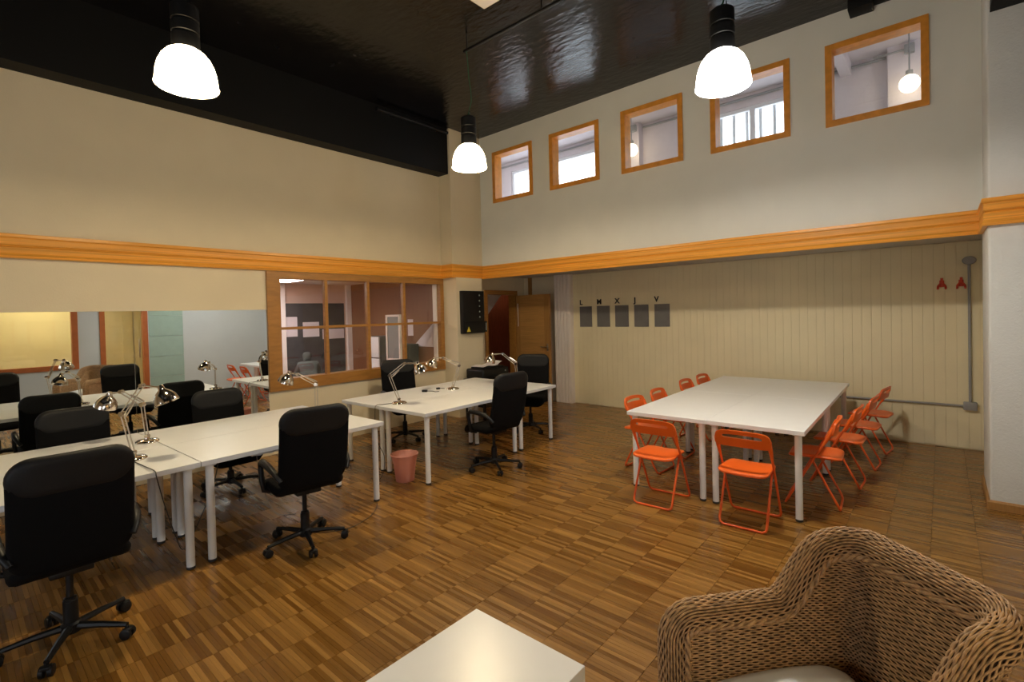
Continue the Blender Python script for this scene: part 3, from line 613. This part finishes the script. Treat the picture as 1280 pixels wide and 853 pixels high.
# ------------------------------------------------------------------ orange folding chairs
def make_folding_chair():
    t = thing('folding_chair', 'orange folding chair', 'chair')
    yo = 0.205; r = 0.0095
    def loop(x_top, z_top, x_bot, y_, dy_top=0.0):
        pts = []
        for s_ in (-1, 1):
            side = [(x_top, s_*(y_-dy_top), z_top), ((x_top+x_bot)/2, s_*y_, (z_top+0.02)/2), (x_bot+(x_top-x_bot)*0.06, s_*y_, 0.05), (x_bot+(x_top-x_bot)*0.015, s_*(y_-0.006), 0.022), (x_bot, s_*(y_-0.03), r)]
            pts += side if s_ == -1 else side[::-1]
        return pts
    MB().tube(loop(-0.165, 0.70, 0.20, yo-0.012), r, 10).build('front_frame', 'orange_steel', t, smooth=60)
    MB().tube(loop(0.0, 0.425, -0.20, yo-0.033), r, 10).build('rear_frame', 'orange_steel', t, smooth=60)
    m = MB()
    for s_ in (-1, 1): m.tube([(0.0, s_*(yo-0.02), 0.425), (0.0, s_*0.165, 0.425)], 0.007, 8)
    m.build('hinge', 'orange_steel', t)
    def seat(a_, b_, c_): return (b_-0.02, a_*(1-0.10*b_/0.40), 0.443 + c_ - 0.014*(b_/0.20)**2*(0.5 if b_ < 0 else 1) - 0.008*(1-(a_/0.18)**2))
    MB().pad(0.362, 0.40, 0.07, 0.026, seat, 6, 0.42).build('seat', 'orange', t, smooth=50)
    # backrest with hand slot
    N_ = 48; m = MB(); ou = []; inn = []
    def sup(a, w, h, p): c, s = math.cos(a), math.sin(a); return (w*math.copysign(abs(c)**(2/p), c), h*math.copysign(abs(s)**(2/p), s))
    for k in range(N_):
        a = 2*PI*k/N_; ou.append(sup(a, 0.208, 0.064, 6)); q = sup(a, 0.150, 0.0145, 4); inn.append((q[0], q[1]+0.016))
    def bk(y_, z_, d): 
        zz = 0.690+z_; wy = y_*(1-0.08*max(0, z_)/0.064) ; x = -0.165 + 0.16*(0.70-zz)*1.6 - 0.028*(1-(y_/0.205)**2) + d
        return (x, wy, zz + 0.012*(1-(y_/0.205)**2)*(1 if z_ > 0 else 0.6))
    for ring, d in ((ou, -0.009), (inn, -0.009), (inn, 0.009), (ou, 0.009)): m.v += [bk(y_, z_, d) for y_, z_ in ring]
    for i in range(4): m.f += [(i*N_+k, i*N_+(k+1) % N_, ((i+1) % 4)*N_+(k+1) % N_, ((i+1) % 4)*N_+k) for k in range(N_)]
    # side wings running down the tubes
    for s_ in (-1, 1):
        m.tube([(-0.163, s_*0.192, 0.70), (-0.125, s_*0.193, 0.62), (-0.085, s_*0.193, 0.545)], [0.017, 0.016, 0.011], 10)
    m.build('backrest', 'orange', t, smooth=50)
    return t
fc = make_folding_chair(); GF = 'orange folding chairs round the meeting table'
FC = [((-1.925, 4.20), 92, 'orange folding chair at the table end, on the side nearer the office desks'), ((-1.185, 4.215), 91, 'orange folding chair at the table end, on the side nearer the wicker armchair'),
      ((-2.43, 5.02), -3, 'orange folding chair on the office-desk side of the meeting table, first from the end pair'), ((-2.44, 5.66), 2, 'orange folding chair on the office-desk side of the meeting table, second from the end pair'),
      ((-2.48, 6.62), 0, 'orange folding chair on the office-desk side of the meeting table, third from the end pair'), ((-2.48, 7.24), -2, 'orange folding chair on the office-desk side of the meeting table, nearest the boarded wall'),
      ((-0.86, 4.98), 184, 'orange folding chair on the conduit side of the meeting table, first from the end pair'), ((-0.78, 5.68), 178, 'orange folding chair on the conduit side of the meeting table, second from the end pair'),
      ((-0.72, 6.40), 176, 'orange folding chair on the conduit side of the meeting table, third from the end pair'), ((-0.67, 7.16), 172, 'orange folding chair on the conduit side of the meeting table, nearest the boarded wall')]
for i, ((x, y), rz, l) in enumerate(FC):
    c = fc if i == 0 else copy_tree(fc); c.location = (x, y, 0); c.rotation_euler = (0, 0, math.radians(rz)); c['label'] = l; c['group'] = GF

# ------------------------------------------------------------------ chrome desk lamps
RT = Vector((0.754, 0.656, 0)); UP = Vector((0, 0, 1)); FW = Vector((-0.657, 0.754, 0))
DL = []
def desk_lamp(base, elbow, top, head, label, yaw=0.0):
    """elbow, top, head: (sideways, up) offsets from the base along the lamp's own swing direction"""
    t = thing('desk_lamp', label, 'desk lamp', base, 0, 'chrome desk lamps')
    d = (RT*math.cos(yaw) + FW*math.sin(yaw)).normalized(); n = d.cross(UP)
    P = lambda q: d*q[0]+UP*q[1]
    MB().lathe([(0.0001, 0.0), (0.078, 0.0), (0.083, 0.006), (0.081, 0.014), (0.068, 0.022), (0.02, 0.028), (0.016, 0.045), (0.0001, 0.046)], 28).build('base', 'chrome', t, smooth=50)
    e, tp_, hd = P(elbow), P(top), P(head)
    m = MB(); 
    for s_ in (-0.013, 0.013): m.tube([UP*0.035+d*s_, e+d*s_], 0.0045, 8)
    m.build('lower_arm', 'nickel', t, smooth=60)
    m = MB(); q = (tp_-e).normalized(); w = q.cross(n)
    for s_ in (-0.012, 0.012): m.tube([e+w*s_, tp_+w*s_], 0.0045, 8)
    m.build('upper_arm', 'nickel', t, smooth=60)
    for q_, r_ in ((e, 0.018), (tp_, 0.015), (UP*0.05, 0.014)): MB().tube([q_-n*0.018, q_+n*0.018], r_, 12).build('joint', 'chrome', t)
    m = MB(); m.tube([e+w*0.03, e+w*0.03+q*0.04, e+w*0.02+q*0.12], 0.006, 8); m.build('spring', 'nickel', t)
    # head: bell reflector, axis pointing down and outward
    ax = ((hd-tp_).normalized()*0.45 - UP*0.9).normalized()
    R4 = ax.to_track_quat('Z', 'Y').to_matrix().to_4x4(); R4.translation = hd
    prof = [(a_*1.12, b_*1.12) for a_, b_ in [(0.0001, -0.055), (0.016, -0.055), (0.020, -0.03), (0.026, -0.022), (0.045, -0.005), (0.062, 0.02), (0.070, 0.05), (0.072, 0.062), (0.069, 0.062), (0.058, 0.02), (0.04, 0.0), (0.0001, -0.012)]]
    m = MB().lathe(prof, 24); m.v = [tuple(R4 @ Vector(v)) for v in m.v]; ho = m.build('lamp_head', 'chrome', t, smooth=50)
    m = MB().tube([tp_, hd-ax*0.045], 0.007, 8); m.build('head_bracket', 'chrome', hd and t)
    m = MB().lathe([(0.0001, 0.0), (0.02, 0.005), (0.028, 0.03), (0.02, 0.05), (0.0001, 0.056)], 14); m.v = [tuple(R4 @ Vector(v)) for v in m.v]; m.build('bulb', 'white_top', ho, smooth=60)
    return t
DL.append(desk_lamp((-4.385, 0.86, 0.74), (-0.07, 0.33), (0.08, 0.53), (0.23, 0.47), 'chrome desk lamp with arm bent back towards the window, near the table front edge'))
DL.append(desk_lamp((-4.92, 1.06, 0.74), (-0.03, 0.31), (-0.20, 0.42), (-0.31, 0.36), 'chrome desk lamp crossing the other lamp, standing further from the table edge'))
DL.append(desk_lamp((-4.95, 2.53, 0.74), (0.0, 0.29), (-0.19, 0.40), (-0.29, 0.38), 'chrome desk lamp at the row end in front of the glazed window'))
DL.append(desk_lamp((-4.60, 3.32, 0.74), (-0.10, 0.32), (0.07, 0.45), (0.23, 0.41), 'chrome desk lamp with leaning arm above the pink bin'))
DL.append(desk_lamp((-4.87, 4.37, 0.74), (0.09, 0.31), (-0.12, 0.42), (-0.25, 0.38), 'chrome desk lamp in the middle of the desk island, arm towards the window'))
DL.append(desk_lamp((-4.50, 5.25, 0.74), (-0.02, 0.27), (-0.20, 0.42), (-0.36, 0.375), 'chrome desk lamp at the door end of the desk island'))

# ------------------------------------------------------------------ pendant lamps
def make_pendant(ztop):
    t = thing('pendant_lamp', 'pendant', 'pendant lamp')
    pr = [(0.190, 0.0), (0.194, 0.006), (0.189, 0.014), (0.186, 0.05), (0.180, 0.10), (0.168, 0.145), (0.148, 0.19), (0.118, 0.228), (0.083, 0.252), (0.08, 0.246), (0.112, 0.222), (0.142, 0.185), (0.161, 0.14), (0.173, 0.098), (0.180, 0.05), (0.183, 0.012)]
    MB().lathe(pr + [pr[0]], 40).build('lamp_shade', 'shade_warm', t, smooth=60)
    m = MB().lathe([(0.06, 0.235), (0.086, 0.245), (0.086, 0.345), (0.080, 0.35), (0.080, 0.36), (0.086, 0.365), (0.086, 0.43), (0.080, 0.435), (0.080, 0.445), (0.086, 0.45), (0.086, 0.545), (0.07, 0.56), (0.02, 0.565)], 28, close=True)
    m.build('socket_housing', 'plastic', t)
    MB().tube([(0.02, 0, 0.56), (0.035, 0, 0.60), (0.02, 0, 0.625), (0.0, 0, 0.60), (-0.01, 0, 0.565)], 0.005, 8).build('hook', 'plastic', t)
    pts = [(0, 0, 0.56), (0.012, 0.0, 0.62), (0.045, 0.01, 0.72), (0.03, 0.02, 0.85), (0.005, 0.02, 1.0), (0, 0.015, 1.15), (0, 0.0, ztop-3.345)]
    MB().tube(pts, 0.0055, 8).build('cable', 'green_cable', t, smooth=60)
    return t
pd = make_pendant(4.63)
PL = [((-3.94, 3.87), 'warm', 'white bell pendant lamp in front of the corner pillar'), ((-3.93, 1.15), 'warm', 'white bell pendant lamp above the mirror-side desk row'),
      ((-1.20, 3.80), 'cool', 'white bell pendant lamp in front of the high windows')]
cool_me = None
def bulb_light(x, y, warm):      # the lamp's own downlight, a disc just inside the mouth of the bell
    l = bpy.data.lights.new('pendant_bulb', 'AREA'); l.shape = 'DISK'; l.size = 0.22; l.energy = 30.0 if warm else 50.0
    l.color = (1.0, 0.80, 0.50) if warm else (1.0, 0.93, 0.82)
    o = bpy.data.objects.new('pendant_bulb', l); COL.objects.link(o); o.location = (x, y, 3.345+0.02)
for i, ((x, y), kd, l) in enumerate(PL):
    c = pd if i == 0 else copy_tree(pd); c.location = (x, y, 3.345); c['label'] = l; c['group'] = 'bell pendant lamps'
    bulb_light(x, y, kd == 'warm')
    if kd == 'cool':
        for ch in c.children:
            if ch.name.startswith('lamp_shade'):
                if cool_me is None: cool_me = ch.data.copy(); cool_me.materials.clear(); cool_me.materials.append(MT['shade_cool'])
                ch.data = cool_me
for y, x0, x1, l in ((3.87, -3.98, 0.25, 'thin black lamp track on the ceiling in front of the high windows'), (1.15, -4.6, -1.0, 'thin black lamp track on the ceiling above the desk row')):
    t = thing('lamp_track', l, 'track', (0, y, 4.64), 0, 'lamp tracks')
    MB().rbox(x0, x1, -0.014, 0.014, -0.012, 0.012, 0.003).build('rail', 'plastic', t)
    for k in range(5):
        q = x0+0.05+k*(x1-x0-0.1)/4; MB().tube([(q, 0, 0.01), (q, 0, 0.181)], 0.008, 8).build('hanger', 'plastic', t)
b = thing('emergency_light', 'cream emergency light box on the black ceiling', 'lamp', (-3.22, 3.42, 4.70))
MB().rbox(-0.16, 0.16, -0.16, 0.16, 0.02, 0.121, 0.01).build('housing', 'cream', b); MB().rbox(-0.13, 0.13, -0.13, 0.13, 0.0, 0.022, 0.008).build('cover', 'white_trim', b)
t = thing('ceiling_bracket', 'black steel bracket where the ceiling meets the window wall', 'bracket', (-0.60, YB, 4.70))
MB().rbox(-0.10, 0.10, -0.20, -0.001, 0.0, 0.119, 0.006).build('block', 'blackbeam', t); MB().rbox(0.08, 0.30, -0.12, -0.001, 0.05, 0.119, 0.006).build('arm', 'blackbeam', t)
t = thing('beam_pipe', 'dark pipe along the black beam over the mirror side', 'pipe', (-6.16, 4.2, 4.74))
MB().tube([(0, 0, 0), (0, 1.36, 0)], 0.026, 12).build('pipe', 'plastic', t, smooth=60)
for k in (0.2, 1.1): MB().rbox(-0.03, 0.004, k, k+0.03, -0.032, 0.032, 0.004).build('clip', 'plastic', t)

# ------------------------------------------------------------------ wall items
LET = 'LMXJV'
for i, ch in enumerate(LET):
    x0 = -5.10+i*0.3695
    tag(MB().rbox(x0, x0+0.262, YW-0.016, YW-0.009, 1.44, 1.816, 0.002, 1).build('wall_board_sheet', 'grey_panel', smooth=0), 'grey sheet on the yellow boards under the letter %s' % ch, 'sheet', 'grey weekday sheets')
    cu = bpy.data.curves.new('letter', 'FONT'); cu.body = ch; cu.size = 0.125; cu.extrude = 0.003; cu.offset = 0.004
    to = bpy.data.objects.new('tmp', cu); COL.objects.link(to)
    me = bpy.data.meshes.new_from_object(to.evaluated_get(bpy.context.evaluated_depsgraph_get())); bpy.data.objects.remove(to)
    me.materials.clear(); me.materials.append(MT['ink']); me.transform(Matrix.Rotation(PI/2, 4, 'X'))
    o = link('wall_letter', me, None, None, (x0+0.0, YW-0.0125, 1.85+0.002*i)); tag(o, 'black letter %s on the yellow boarded wall' % ch, 'letter', 'black weekday letters')
t = thing('wall_conduit', 'grey conduit with two junction boxes on the yellow boarded wall', 'conduit', (0.24, YW-0.01, 0.51))
MB().tube([(0, -0.016, 0.05), (0, -0.016, 1.66)], 0.014, 12).build('pipe', 'conduit', t, smooth=60); MB().tube([(-0.05, -0.016, 0), (-1.75, -0.016, 0)], 0.012, 12).build('pipe', 'conduit', t, smooth=60)
MB().rbox(-0.06, 0.06, -0.05, -0.001, -0.045, 0.05, 0.008).build('junction_box', 'conduit', t)
m = MB().lathe([(0.0001, -0.05), (0.055, -0.05), (0.062, -0.04), (0.062, 0.0)], 24); m.v = [(x, z, y*0.75+1.69) for x, y, z in m.v]; m.build('junction_box', 'conduit', t, smooth=40)
for x, l in ((0.0, 'red plastic coat hook on the yellow wall, further from the conduit'), (0.17, 'red plastic coat hook on the yellow wall beside the conduit')):
    t = thing('coat_hook', l, 'hook', (x, YW-0.0085, 1.885), 0, 'red coat hooks')
    MB().rbox(-0.022, 0.022, -0.012, 0.0, 0.02, 0.10, 0.005).build('plate', 'red', t)
    MB().tube([(0, -0.01, 0.085), (0, -0.028, 0.10), (0, -0.034, 0.125)], [0.014, 0.012, 0.014], 10).build('knob', 'red', t, smooth=60)
    for s_ in (-1, 1): MB().tube([(s_*0.012, -0.008, 0.06), (s_*0.033, -0.025, 0.03), (s_*0.036, -0.038, 0.0), (s_*0.036, -0.05, 0.015)], [0.012, 0.012, 0.011, 0.01], 10).build('prong', 'red', t, smooth=60)
# black control panel on the corner pillar (faces +X)
t = thing('control_panel', 'black electrical panel with five indicator marks on the corner pillar', 'panel', (-6.085, 5.66, 1.40))
MB().rbox(0.0, 0.085, 0.0, 0.50, 0.0, 0.72, 0.006).build('case', 'plastic', t)
f_ = MB().rbox(0.085, 0.098, 0.02, 0.55, 0.015, 0.20, 0.004).build('flap', 'plastic', t)
for k in range(5): 
    m = MB().lathe([(0.0001, 0.0), (0.013, 0.0), (0.013, 0.004), (0.0001, 0.004)], 14); m.v = [(0.085+z, 0.385+y, 0.275+k*0.093+x) for x, y, z in m.v]; m.build('indicator', 'white_mark', t)
m = MB().add([(0.099, 0.06, 0.03), (0.099, 0.15, 0.03), (0.099, 0.105, 0.12), (0.0985, 0.06, 0.03), (0.0985, 0.15, 0.03), (0.0985, 0.105, 0.12)], [(0, 1, 2), (5, 4, 3), (0, 3, 4, 1), (1, 4, 5, 2), (2, 5, 3, 0)])
m.build('warning_triangle', 'yellow_mark', f_, smooth=0)
MB().box(0.098, 0.0995, 0.515, 0.535, 0.04, 0.17).build('side_label', 'white_mark', f_, smooth=0)
# printer on a stand between the desk island and the pillar
t = thing('printer_stand', 'dark low stand holding the black printer by the doorway', 'stand', (-5.80, 6.02, 0))
MB().rbox(-0.24, 0.24, -0.36, 0.36, 0.62, 0.65, 0.004).build('top', 'plastic', t); MB().rbox(-0.22, 0.22, -0.33, 0.33, 0.20, 0.22, 0.004).build('shelf', 'plastic', t)
for sx in (-0.2, 0.2):
    for sy in (-0.32, 0.32): MB().rbox(sx-0.02, sx+0.02, sy-0.02, sy+0.02, 0, 0.62, 0.003).build('leg', 'plastic', t)
t = thing('printer', 'black printer with white paper on top near the doorway', 'printer', (-5.80, 6.02, 0.651))
MB().rbox(-0.20, 0.20, -0.34, 0.30, 0.0, 0.17, 0.03, 3).build('body', 'plastic', t)
MB().rbox(-0.16, 0.16, -0.26, 0.22, 0.165, 0.195, 0.012).build('lid', 'plastic', t); MB().rbox(0.195, 0.30, -0.2, 0.16, 0.02, 0.035, 0.004).build('tray', 'plastic', t)
m = MB().lathe([(0.0001, 0), (0.012, 0), (0.012, 0.006), (0.0001, 0.006)], 12); m.v = [(0.20+z, 0.2+y, 0.11+x) for x, y, z in m.v]; m.build('power_button', 'white_mark', t)
m = MB(); v = []; f = []
for i in range(9):
    for j in range(2):
        y_ = -0.28+i*0.058; v.append((-0.14+0.29*j, y_, 0.201+0.018*math.sin(i*0.7)**2+0.03*max(0, i-6)))
for i in range(8): f.append((2*i, 2*i+1, 2*i+3, 2*i+2))
n = len(v); v += [(a_, b_, c_+0.003) for a_, b_, c_ in v]; f += [tuple(k+n for k in q) for q in f] + [(0, 2*8, n+16, n), ]
for i in range(8): f += [(2*i, 2*i+2, n+2*i+2, n+2*i), (2*i+1, n+2*i+1, n+2*i+3, 2*i+3)]
tag(m.add(v, f).build('paper_sheet', 'paper', None, (-5.80, 6.02, 0.651), smooth=60), 'loose white paper lying on the black printer', 'paper')

# pink waste bin
t = thing('waste_bin', 'pink translucent waste bin under the desk island corner', 'bin', (-4.26, 3.12, 0))
MB().lathe([(0.0001, 0.004), (0.086, 0.004), (0.092, 0.0), (0.096, 0.004), (0.118, 0.20), (0.122, 0.205), (0.137, 0.272), (0.141, 0.276), (0.139, 0.280), (0.133, 0.275), (0.118, 0.208), (0.114, 0.2), (0.092, 0.012), (0.0001, 0.010)], 36).build('bucket', 'bin', t, smooth=40)
MB().tube([(0.141*math.cos(2*PI*k/36), 0.141*math.sin(2*PI*k/36), 0.279) for k in range(36)], 0.005, 8, closed=True).build('rim', 'bin', t, smooth=60)

# small things on the desk island and cords
t = thing('power_adapter', 'small black plug adapter with short lead on the desk island', 'adapter', (-5.02, 4.02, 0.74), 0.6)
MB().rbox(-0.035, 0.035, -0.02, 0.02, 0, 0.028, 0.005).build('body', 'plastic', t); MB().tube([(0.03, 0, 0.012), (0.10, 0.03, 0.005), (0.14, -0.02, 0.005), (0.19, 0.0, 0.005)], 0.004, 8).build('lead', 'cable', t, smooth=60)
t = thing('cable_plug', 'small black plug beside the adapter on the desk island', 'plug', (-5.04, 4.26, 0.74), 1.2)
MB().rbox(-0.025, 0.025, -0.016, 0.016, 0, 0.024, 0.005).build('body', 'plastic', t); MB().tube([(0.025, 0, 0.012), (0.06, 0.01, 0.006), (0.09, 0.0, 0.004)], 0.004, 8).build('lead', 'cable', t, smooth=60)
def cord(label, pts, r=0.0035, m='cable', parent=None):
    P_ = [Vector(p) for p in pts]; out = []
    for i in range(len(P_)-1):
        p0, p1, p2, p3 = P_[max(0, i-1)], P_[i], P_[i+1], P_[min(len(P_)-1, i+2)]
        for k in range(8):
            t_ = k/8; out.append(0.5*((2*p1)+(p2-p0)*t_+(2*p0-5*p1+4*p2-p3)*t_*t_+(3*p1-p0-3*p2+p3)*t_**3))
    out.append(P_[-1])
    if parent:
        off = Vector(parent.location); return MB().tube([q-off for q in out], r, 6).build('cord', m, parent, smooth=60)
    return tag(MB().tube(out, r, 6).build('extension_cord', m, smooth=60), label, 'cord')
cord(None, [(-4.30, 0.84, 0.746), (-4.05, 0.86, 0.747), (-3.885, 0.87, 0.748), (-3.86, 0.875, 0.70), (-3.89, 0.92, 0.50), (-3.93, 0.98, 0.28), (-3.96, 1.03, 0.15), (-4.05, 1.12, 0.20), (-4.2, 1.3, 0.45), (-4.24, 1.36, 0.64), (-4.24, 1.37, 0.70)], parent=DL[0])
cord(None, [(-4.66, 3.26, 0.746), (-4.69, 3.15, 0.747), (-4.70, 3.085, 0.745), (-4.70, 3.07, 0.70), (-4.69, 3.06, 0.52), (-4.60, 3.03, 0.36), (-4.48, 3.02, 0.24), (-4.45, 2.99, 0.10), (-4.46, 2.94, 0.006)], parent=DL[3])
cord('dark cord lying across the parquet from the desk leg', [(-3.94, 2.57, 0.004), (-3.80, 2.45, 0.004), (-3.70, 2.30, 0.004), (-3.66, 2.10, 0.004), (-3.80, 1.90, 0.004), (-4.1, 1.8, 0.004)], 0.003)
cord('thin pale cord dangling under the desk row behind the black armrest chair', [(-4.55, 1.75, 0.703), (-4.52, 1.76, 0.45), (-4.48, 1.80, 0.18), (-4.40, 1.86, 0.02), (-4.30, 1.98, 0.004)], 0.003, 'cord')
t = thing('power_strip', 'white power strip fixed under the front desk edge', 'power strip', (-4.05, 1.72, 0.66), PI/2)
MB().rbox(-0.20, 0.20, -0.03, 0.03, 0.005, 0.043, 0.006).build('body', 'white_leg', t)
for k in range(4): MB().lathe([(0.018, -0.002), (0.018, 0.006)], 14, (-0.13+k*0.085, 0, 0), close=True).build('socket', 'white_edge', t)

# ------------------------------------------------------------------ wicker armchair
def wicker_armchair():
    ct_ = RT*1.029 + FW*1.551
    fdir = (-RT*math.cos(0.155) - FW*math.sin(0.155)).normalized()
    t = thing('wicker_armchair', 'woven rattan armchair with rolled arms and high curved back', 'armchair', (ct_.x, ct_.y, 0), math.atan2(fdir.y, fdir.x))
    Wd, xf, xb, za, zb, rc = 0.286, 0.43, -0.303, 0.605, 0.803, 0.116
    # one side, from the front foot to the middle of the back; y<0 is the far side
    side = []
    for k in range(12): side.append((xf, Wd, 0.06+0.44*k/12))
    for k in range(8):
        a = k/8*PI/2; side.append((xf-0.07+0.07*math.cos(a), Wd, za-0.07+0.07*math.sin(a)))
    for k in range(12): side.append((xf-0.07-(xf-0.07-0.03)*k/12, Wd, za))
    for k in range(16):
        s_ = k/16; e = s_*s_*(3-2*s_); side.append((0.03-0.215*s_, Wd, za+(zb-za)*e))
    for k in range(14):
        a = k/14*PI/2; side.append((xb+rc-rc*math.sin(a), Wd-rc+rc*math.cos(a), zb+0.025*math.sin(a)))
    for k in range(11): side.append((xb, (Wd-rc)*(1-k/10), zb+0.025))
    pts = [Vector(p) for p in side] + [Vector((p[0], -p[1], p[2])) for p in side[-2::-1]]
    # resample evenly
    L_ = [0]
    for i in range(1, len(pts)): L_.append(L_[-1]+(pts[i]-pts[i-1]).length)
    step = 0.0075; n = int(L_[-1]/step); rs = []; j = 0
    for i in range(n+1):
        s_ = L_[-1]*i/n
        while j < len(L_)-2 and L_[j+1] < s_: j += 1
        rs.append(pts[j].lerp(pts[j+1], (s_-L_[j])/(L_[j+1]-L_[j])))
    Tn = [(rs[min(i+2, n)]-rs[max(i-2, 0)]).normalized() for i in range(n+1)]
    Ou = []
    for p in rs:
        cx, cy = max(p.x, xb+rc), max(-(Wd-rc), min(Wd-rc, p.y)); d = Vector((p.x-cx, p.y-cy, 0)); Ou.append(d.normalized())
    Un = [(Ou[i].cross(Tn[i])).normalized() for i in range(n+1)]
    Un = [u if (u.z > 0 or abs(Tn[i].z) > 0.95) else u for i, u in enumerate(Un)]
    ra, rb = 0.040, 0.058
    def weave(rows, name, m, amp, r, sps=3, parent=t):
        V = []; F = []
        for ri, (P0, N0) in enumerate(rows):
            if len(P0) < 4: continue
            P = np.array([p[:] for p in P0]); Nn = np.array([q[:] for q in N0])
            tg = np.gradient(P, axis=0); tg /= np.linalg.norm(tg, axis=1)[:, None]+1e-9
            bt = np.cross(tg, Nn); ph = (np.arange(len(P))+rows_off[ri])*PI/sps + PI*ri
            C = P + Nn*(amp*np.cos(ph))[:, None]
            ring = np.stack([C+Nn*r, C+bt*r*1.25, C-Nn*r, C-bt*r*1.25], 1).reshape(-1, 3); b0 = len(V); V += ring.tolist(); k = len(P)
            for i in range(k-1):
                for q in range(4): F.append((b0+i*4+q, b0+i*4+(q+1) % 4, b0+(i+1)*4+(q+1) % 4, b0+(i+1)*4+q))
        me = bpy.data.meshes.new(name); me.from_pydata(V, [], F); me.update(); me.polygons.foreach_set('use_smooth', [True]*len(me.polygons)); me.materials.append(MT[m])
        return tag(link(name, me, None, parent), kind='stuff')
    # rolled rim
    rows = []; rows_off = {}
    K = 34
    for k in range(K):
        a = 2*PI*k/K
        P0 = [rs[i]+Ou[i]*ra*math.cos(a)+Un[i]*rb*math.sin(a) for i in range(n+1)]; N0 = [(Ou[i]*math.cos(a)+Un[i]*math.sin(a)) for i in range(n+1)]
        rows.append((P0, N0)); rows_off[k] = 0
    rm = MB(); NN = 14
    for i in range(n+1): rm.v += [tuple(rs[i]+Ou[i]*(ra-0.004)*math.cos(2*PI*k/NN)+Un[i]*(rb-0.004)*math.sin(2*PI*k/NN)) for k in range(NN)]
    for i in range(n): rm.f += [(i*NN+k, i*NN+(k+1) % NN, (i+1)*NN+(k+1) % NN, (i+1)*NN+k) for k in range(NN)]
    rim = rm.build('rolled_rim', 'wicker_dark', t, smooth=60)
    weave(rows, 'rim_weave', 'wicker', 0.0032, 0.0033, 3, rim)
    # inner and outer woven walls at constant height
    def tap(i, z, side_): return (0.24 if side_ > 0 else 0.13)*max(0, rs[i].z-z)*max(0.0, min(1.0, (xf-0.04-rs[i].x)/0.35))
    def walls(side_, zlo, name, off):
        rows = []; ro = {}
        z = zlo
        while z < zb:
            idx = [i for i in range(n+1) if rs[i].z-0.028 > z and abs(Tn[i].z) < 0.93 or (rs[i].z-0.028 > z and rs[i].x < xf-0.03)]
            if idx:
                i0, i1 = min(idx), max(idx)
                P0 = [Vector((rs[i].x, rs[i].y, z))+Ou[i]*(off-tap(i, z, side_)) for i in range(i0, i1+1) if rs[i].z > z-0.02]
                N0 = [Ou[i]*side_ for i in range(i0, i1+1) if rs[i].z > z-0.02]
                ro[len(rows)] = i0; rows.append((P0, N0))
            z += 0.0085
        return rows, ro
    idxw = [i for i in range(n+1) if rs[i].x < xf-0.02]
    for side_, zlo, nm, off in ((-1, 0.26, 'inner_wall', -0.030), (1, 0.05, 'outer_wall', 0.030)):
        core = MB()
        for i in idxw:
            p = rs[i]+Ou[i]*(off-0.004*side_); q = p-Ou[i]*tap(i, zlo-0.01, side_); core.v += [(q.x, q.y, zlo-0.01), (p.x, p.y, rs[i].z-0.01)]
        core.f = [(2*i, 2*i+2, 2*i+3, 2*i+1) for i in range(len(idxw)-1)]
        nv = len(core.v); core.v += [tuple(Vector(v)+Ou[idxw[k//2]]*(-0.004*side_)) for k, v in enumerate(core.v)]
        core.f += [(nv+2*i, nv+2*i+1, nv+2*i+3, nv+2*i+2) for i in range(len(idxw)-1)]
        w_ = core.build(nm, 'wicker_dark', t, smooth=60)
        rows, rows_off = walls(side_, zlo, nm, off)
        # (weave reads rows_off from the enclosing scope)
        V = weave(rows, nm+'_weave', 'wicker', 0.0030, 0.0031, 3, w_)
    # twisted braid along the inner lip of the rim
    br = MB()
    for s_ in (0, PI):
        q = []
        for i in range(n+1):
            a = s_+i*0.55; sg = 1 if Un[i].z > 0.05 or Un[i].x > 0.5 else -1; c = rs[i]-Ou[i]*(ra-0.003)-Un[i]*sg*0.032
            q.append(c+Ou[i]*0.006*math.cos(a)+Un[i]*0.006*math.sin(a))
        br.tube(q, 0.0062, 6)
    br.build('braid', 'wicker', t, smooth=60)
    MB().rbox(xb+0.10, xf-0.02, -Wd+0.09, Wd-0.09, 0.22, 0.275, 0.01).build('seat_base', 'wicker_dark', t)
    fr_ = MB().rbox(xf-0.02, xf, -Wd+0.05, Wd-0.05, 0.05, 0.29, 0.005).build('front_panel', 'wicker_dark', t)
    rows = [([Vector((xf+0.003, -Wd+0.05+i*0.0085, 0.055+k*0.0105)) for i in range(int((2*Wd-0.1)/0.0085))], [Vector((1, 0, 0))]*int((2*Wd-0.1)/0.0085)) for k in range(22)]
    rows_off = {k: 0 for k in range(22)}
    weave(rows, 'front_weave', 'wicker', 0.0028, 0.0042, 3, fr_)
    # white seat cushion, a thing of its own
    def cu(a_, b_, c_): 
        d = 1-(a_/0.215)**4*0.35-(b_/0.27)**4*0.35
        return (b_+0.12, a_, 0.395+c_*max(0.4, d)+0.006*math.sin(a_*22+b_*9))
    c = MB().pad(0.43, 0.54, 0.07, 0.12, cu, 8, 0.45).build('seat_cushion', 'cushion', None, t.location[:], t.rotation_euler.z, smooth=60)
    tag(c, 'white cotton seat cushion lying in the wicker armchair', 'cushion')
    return t
wicker_armchair()
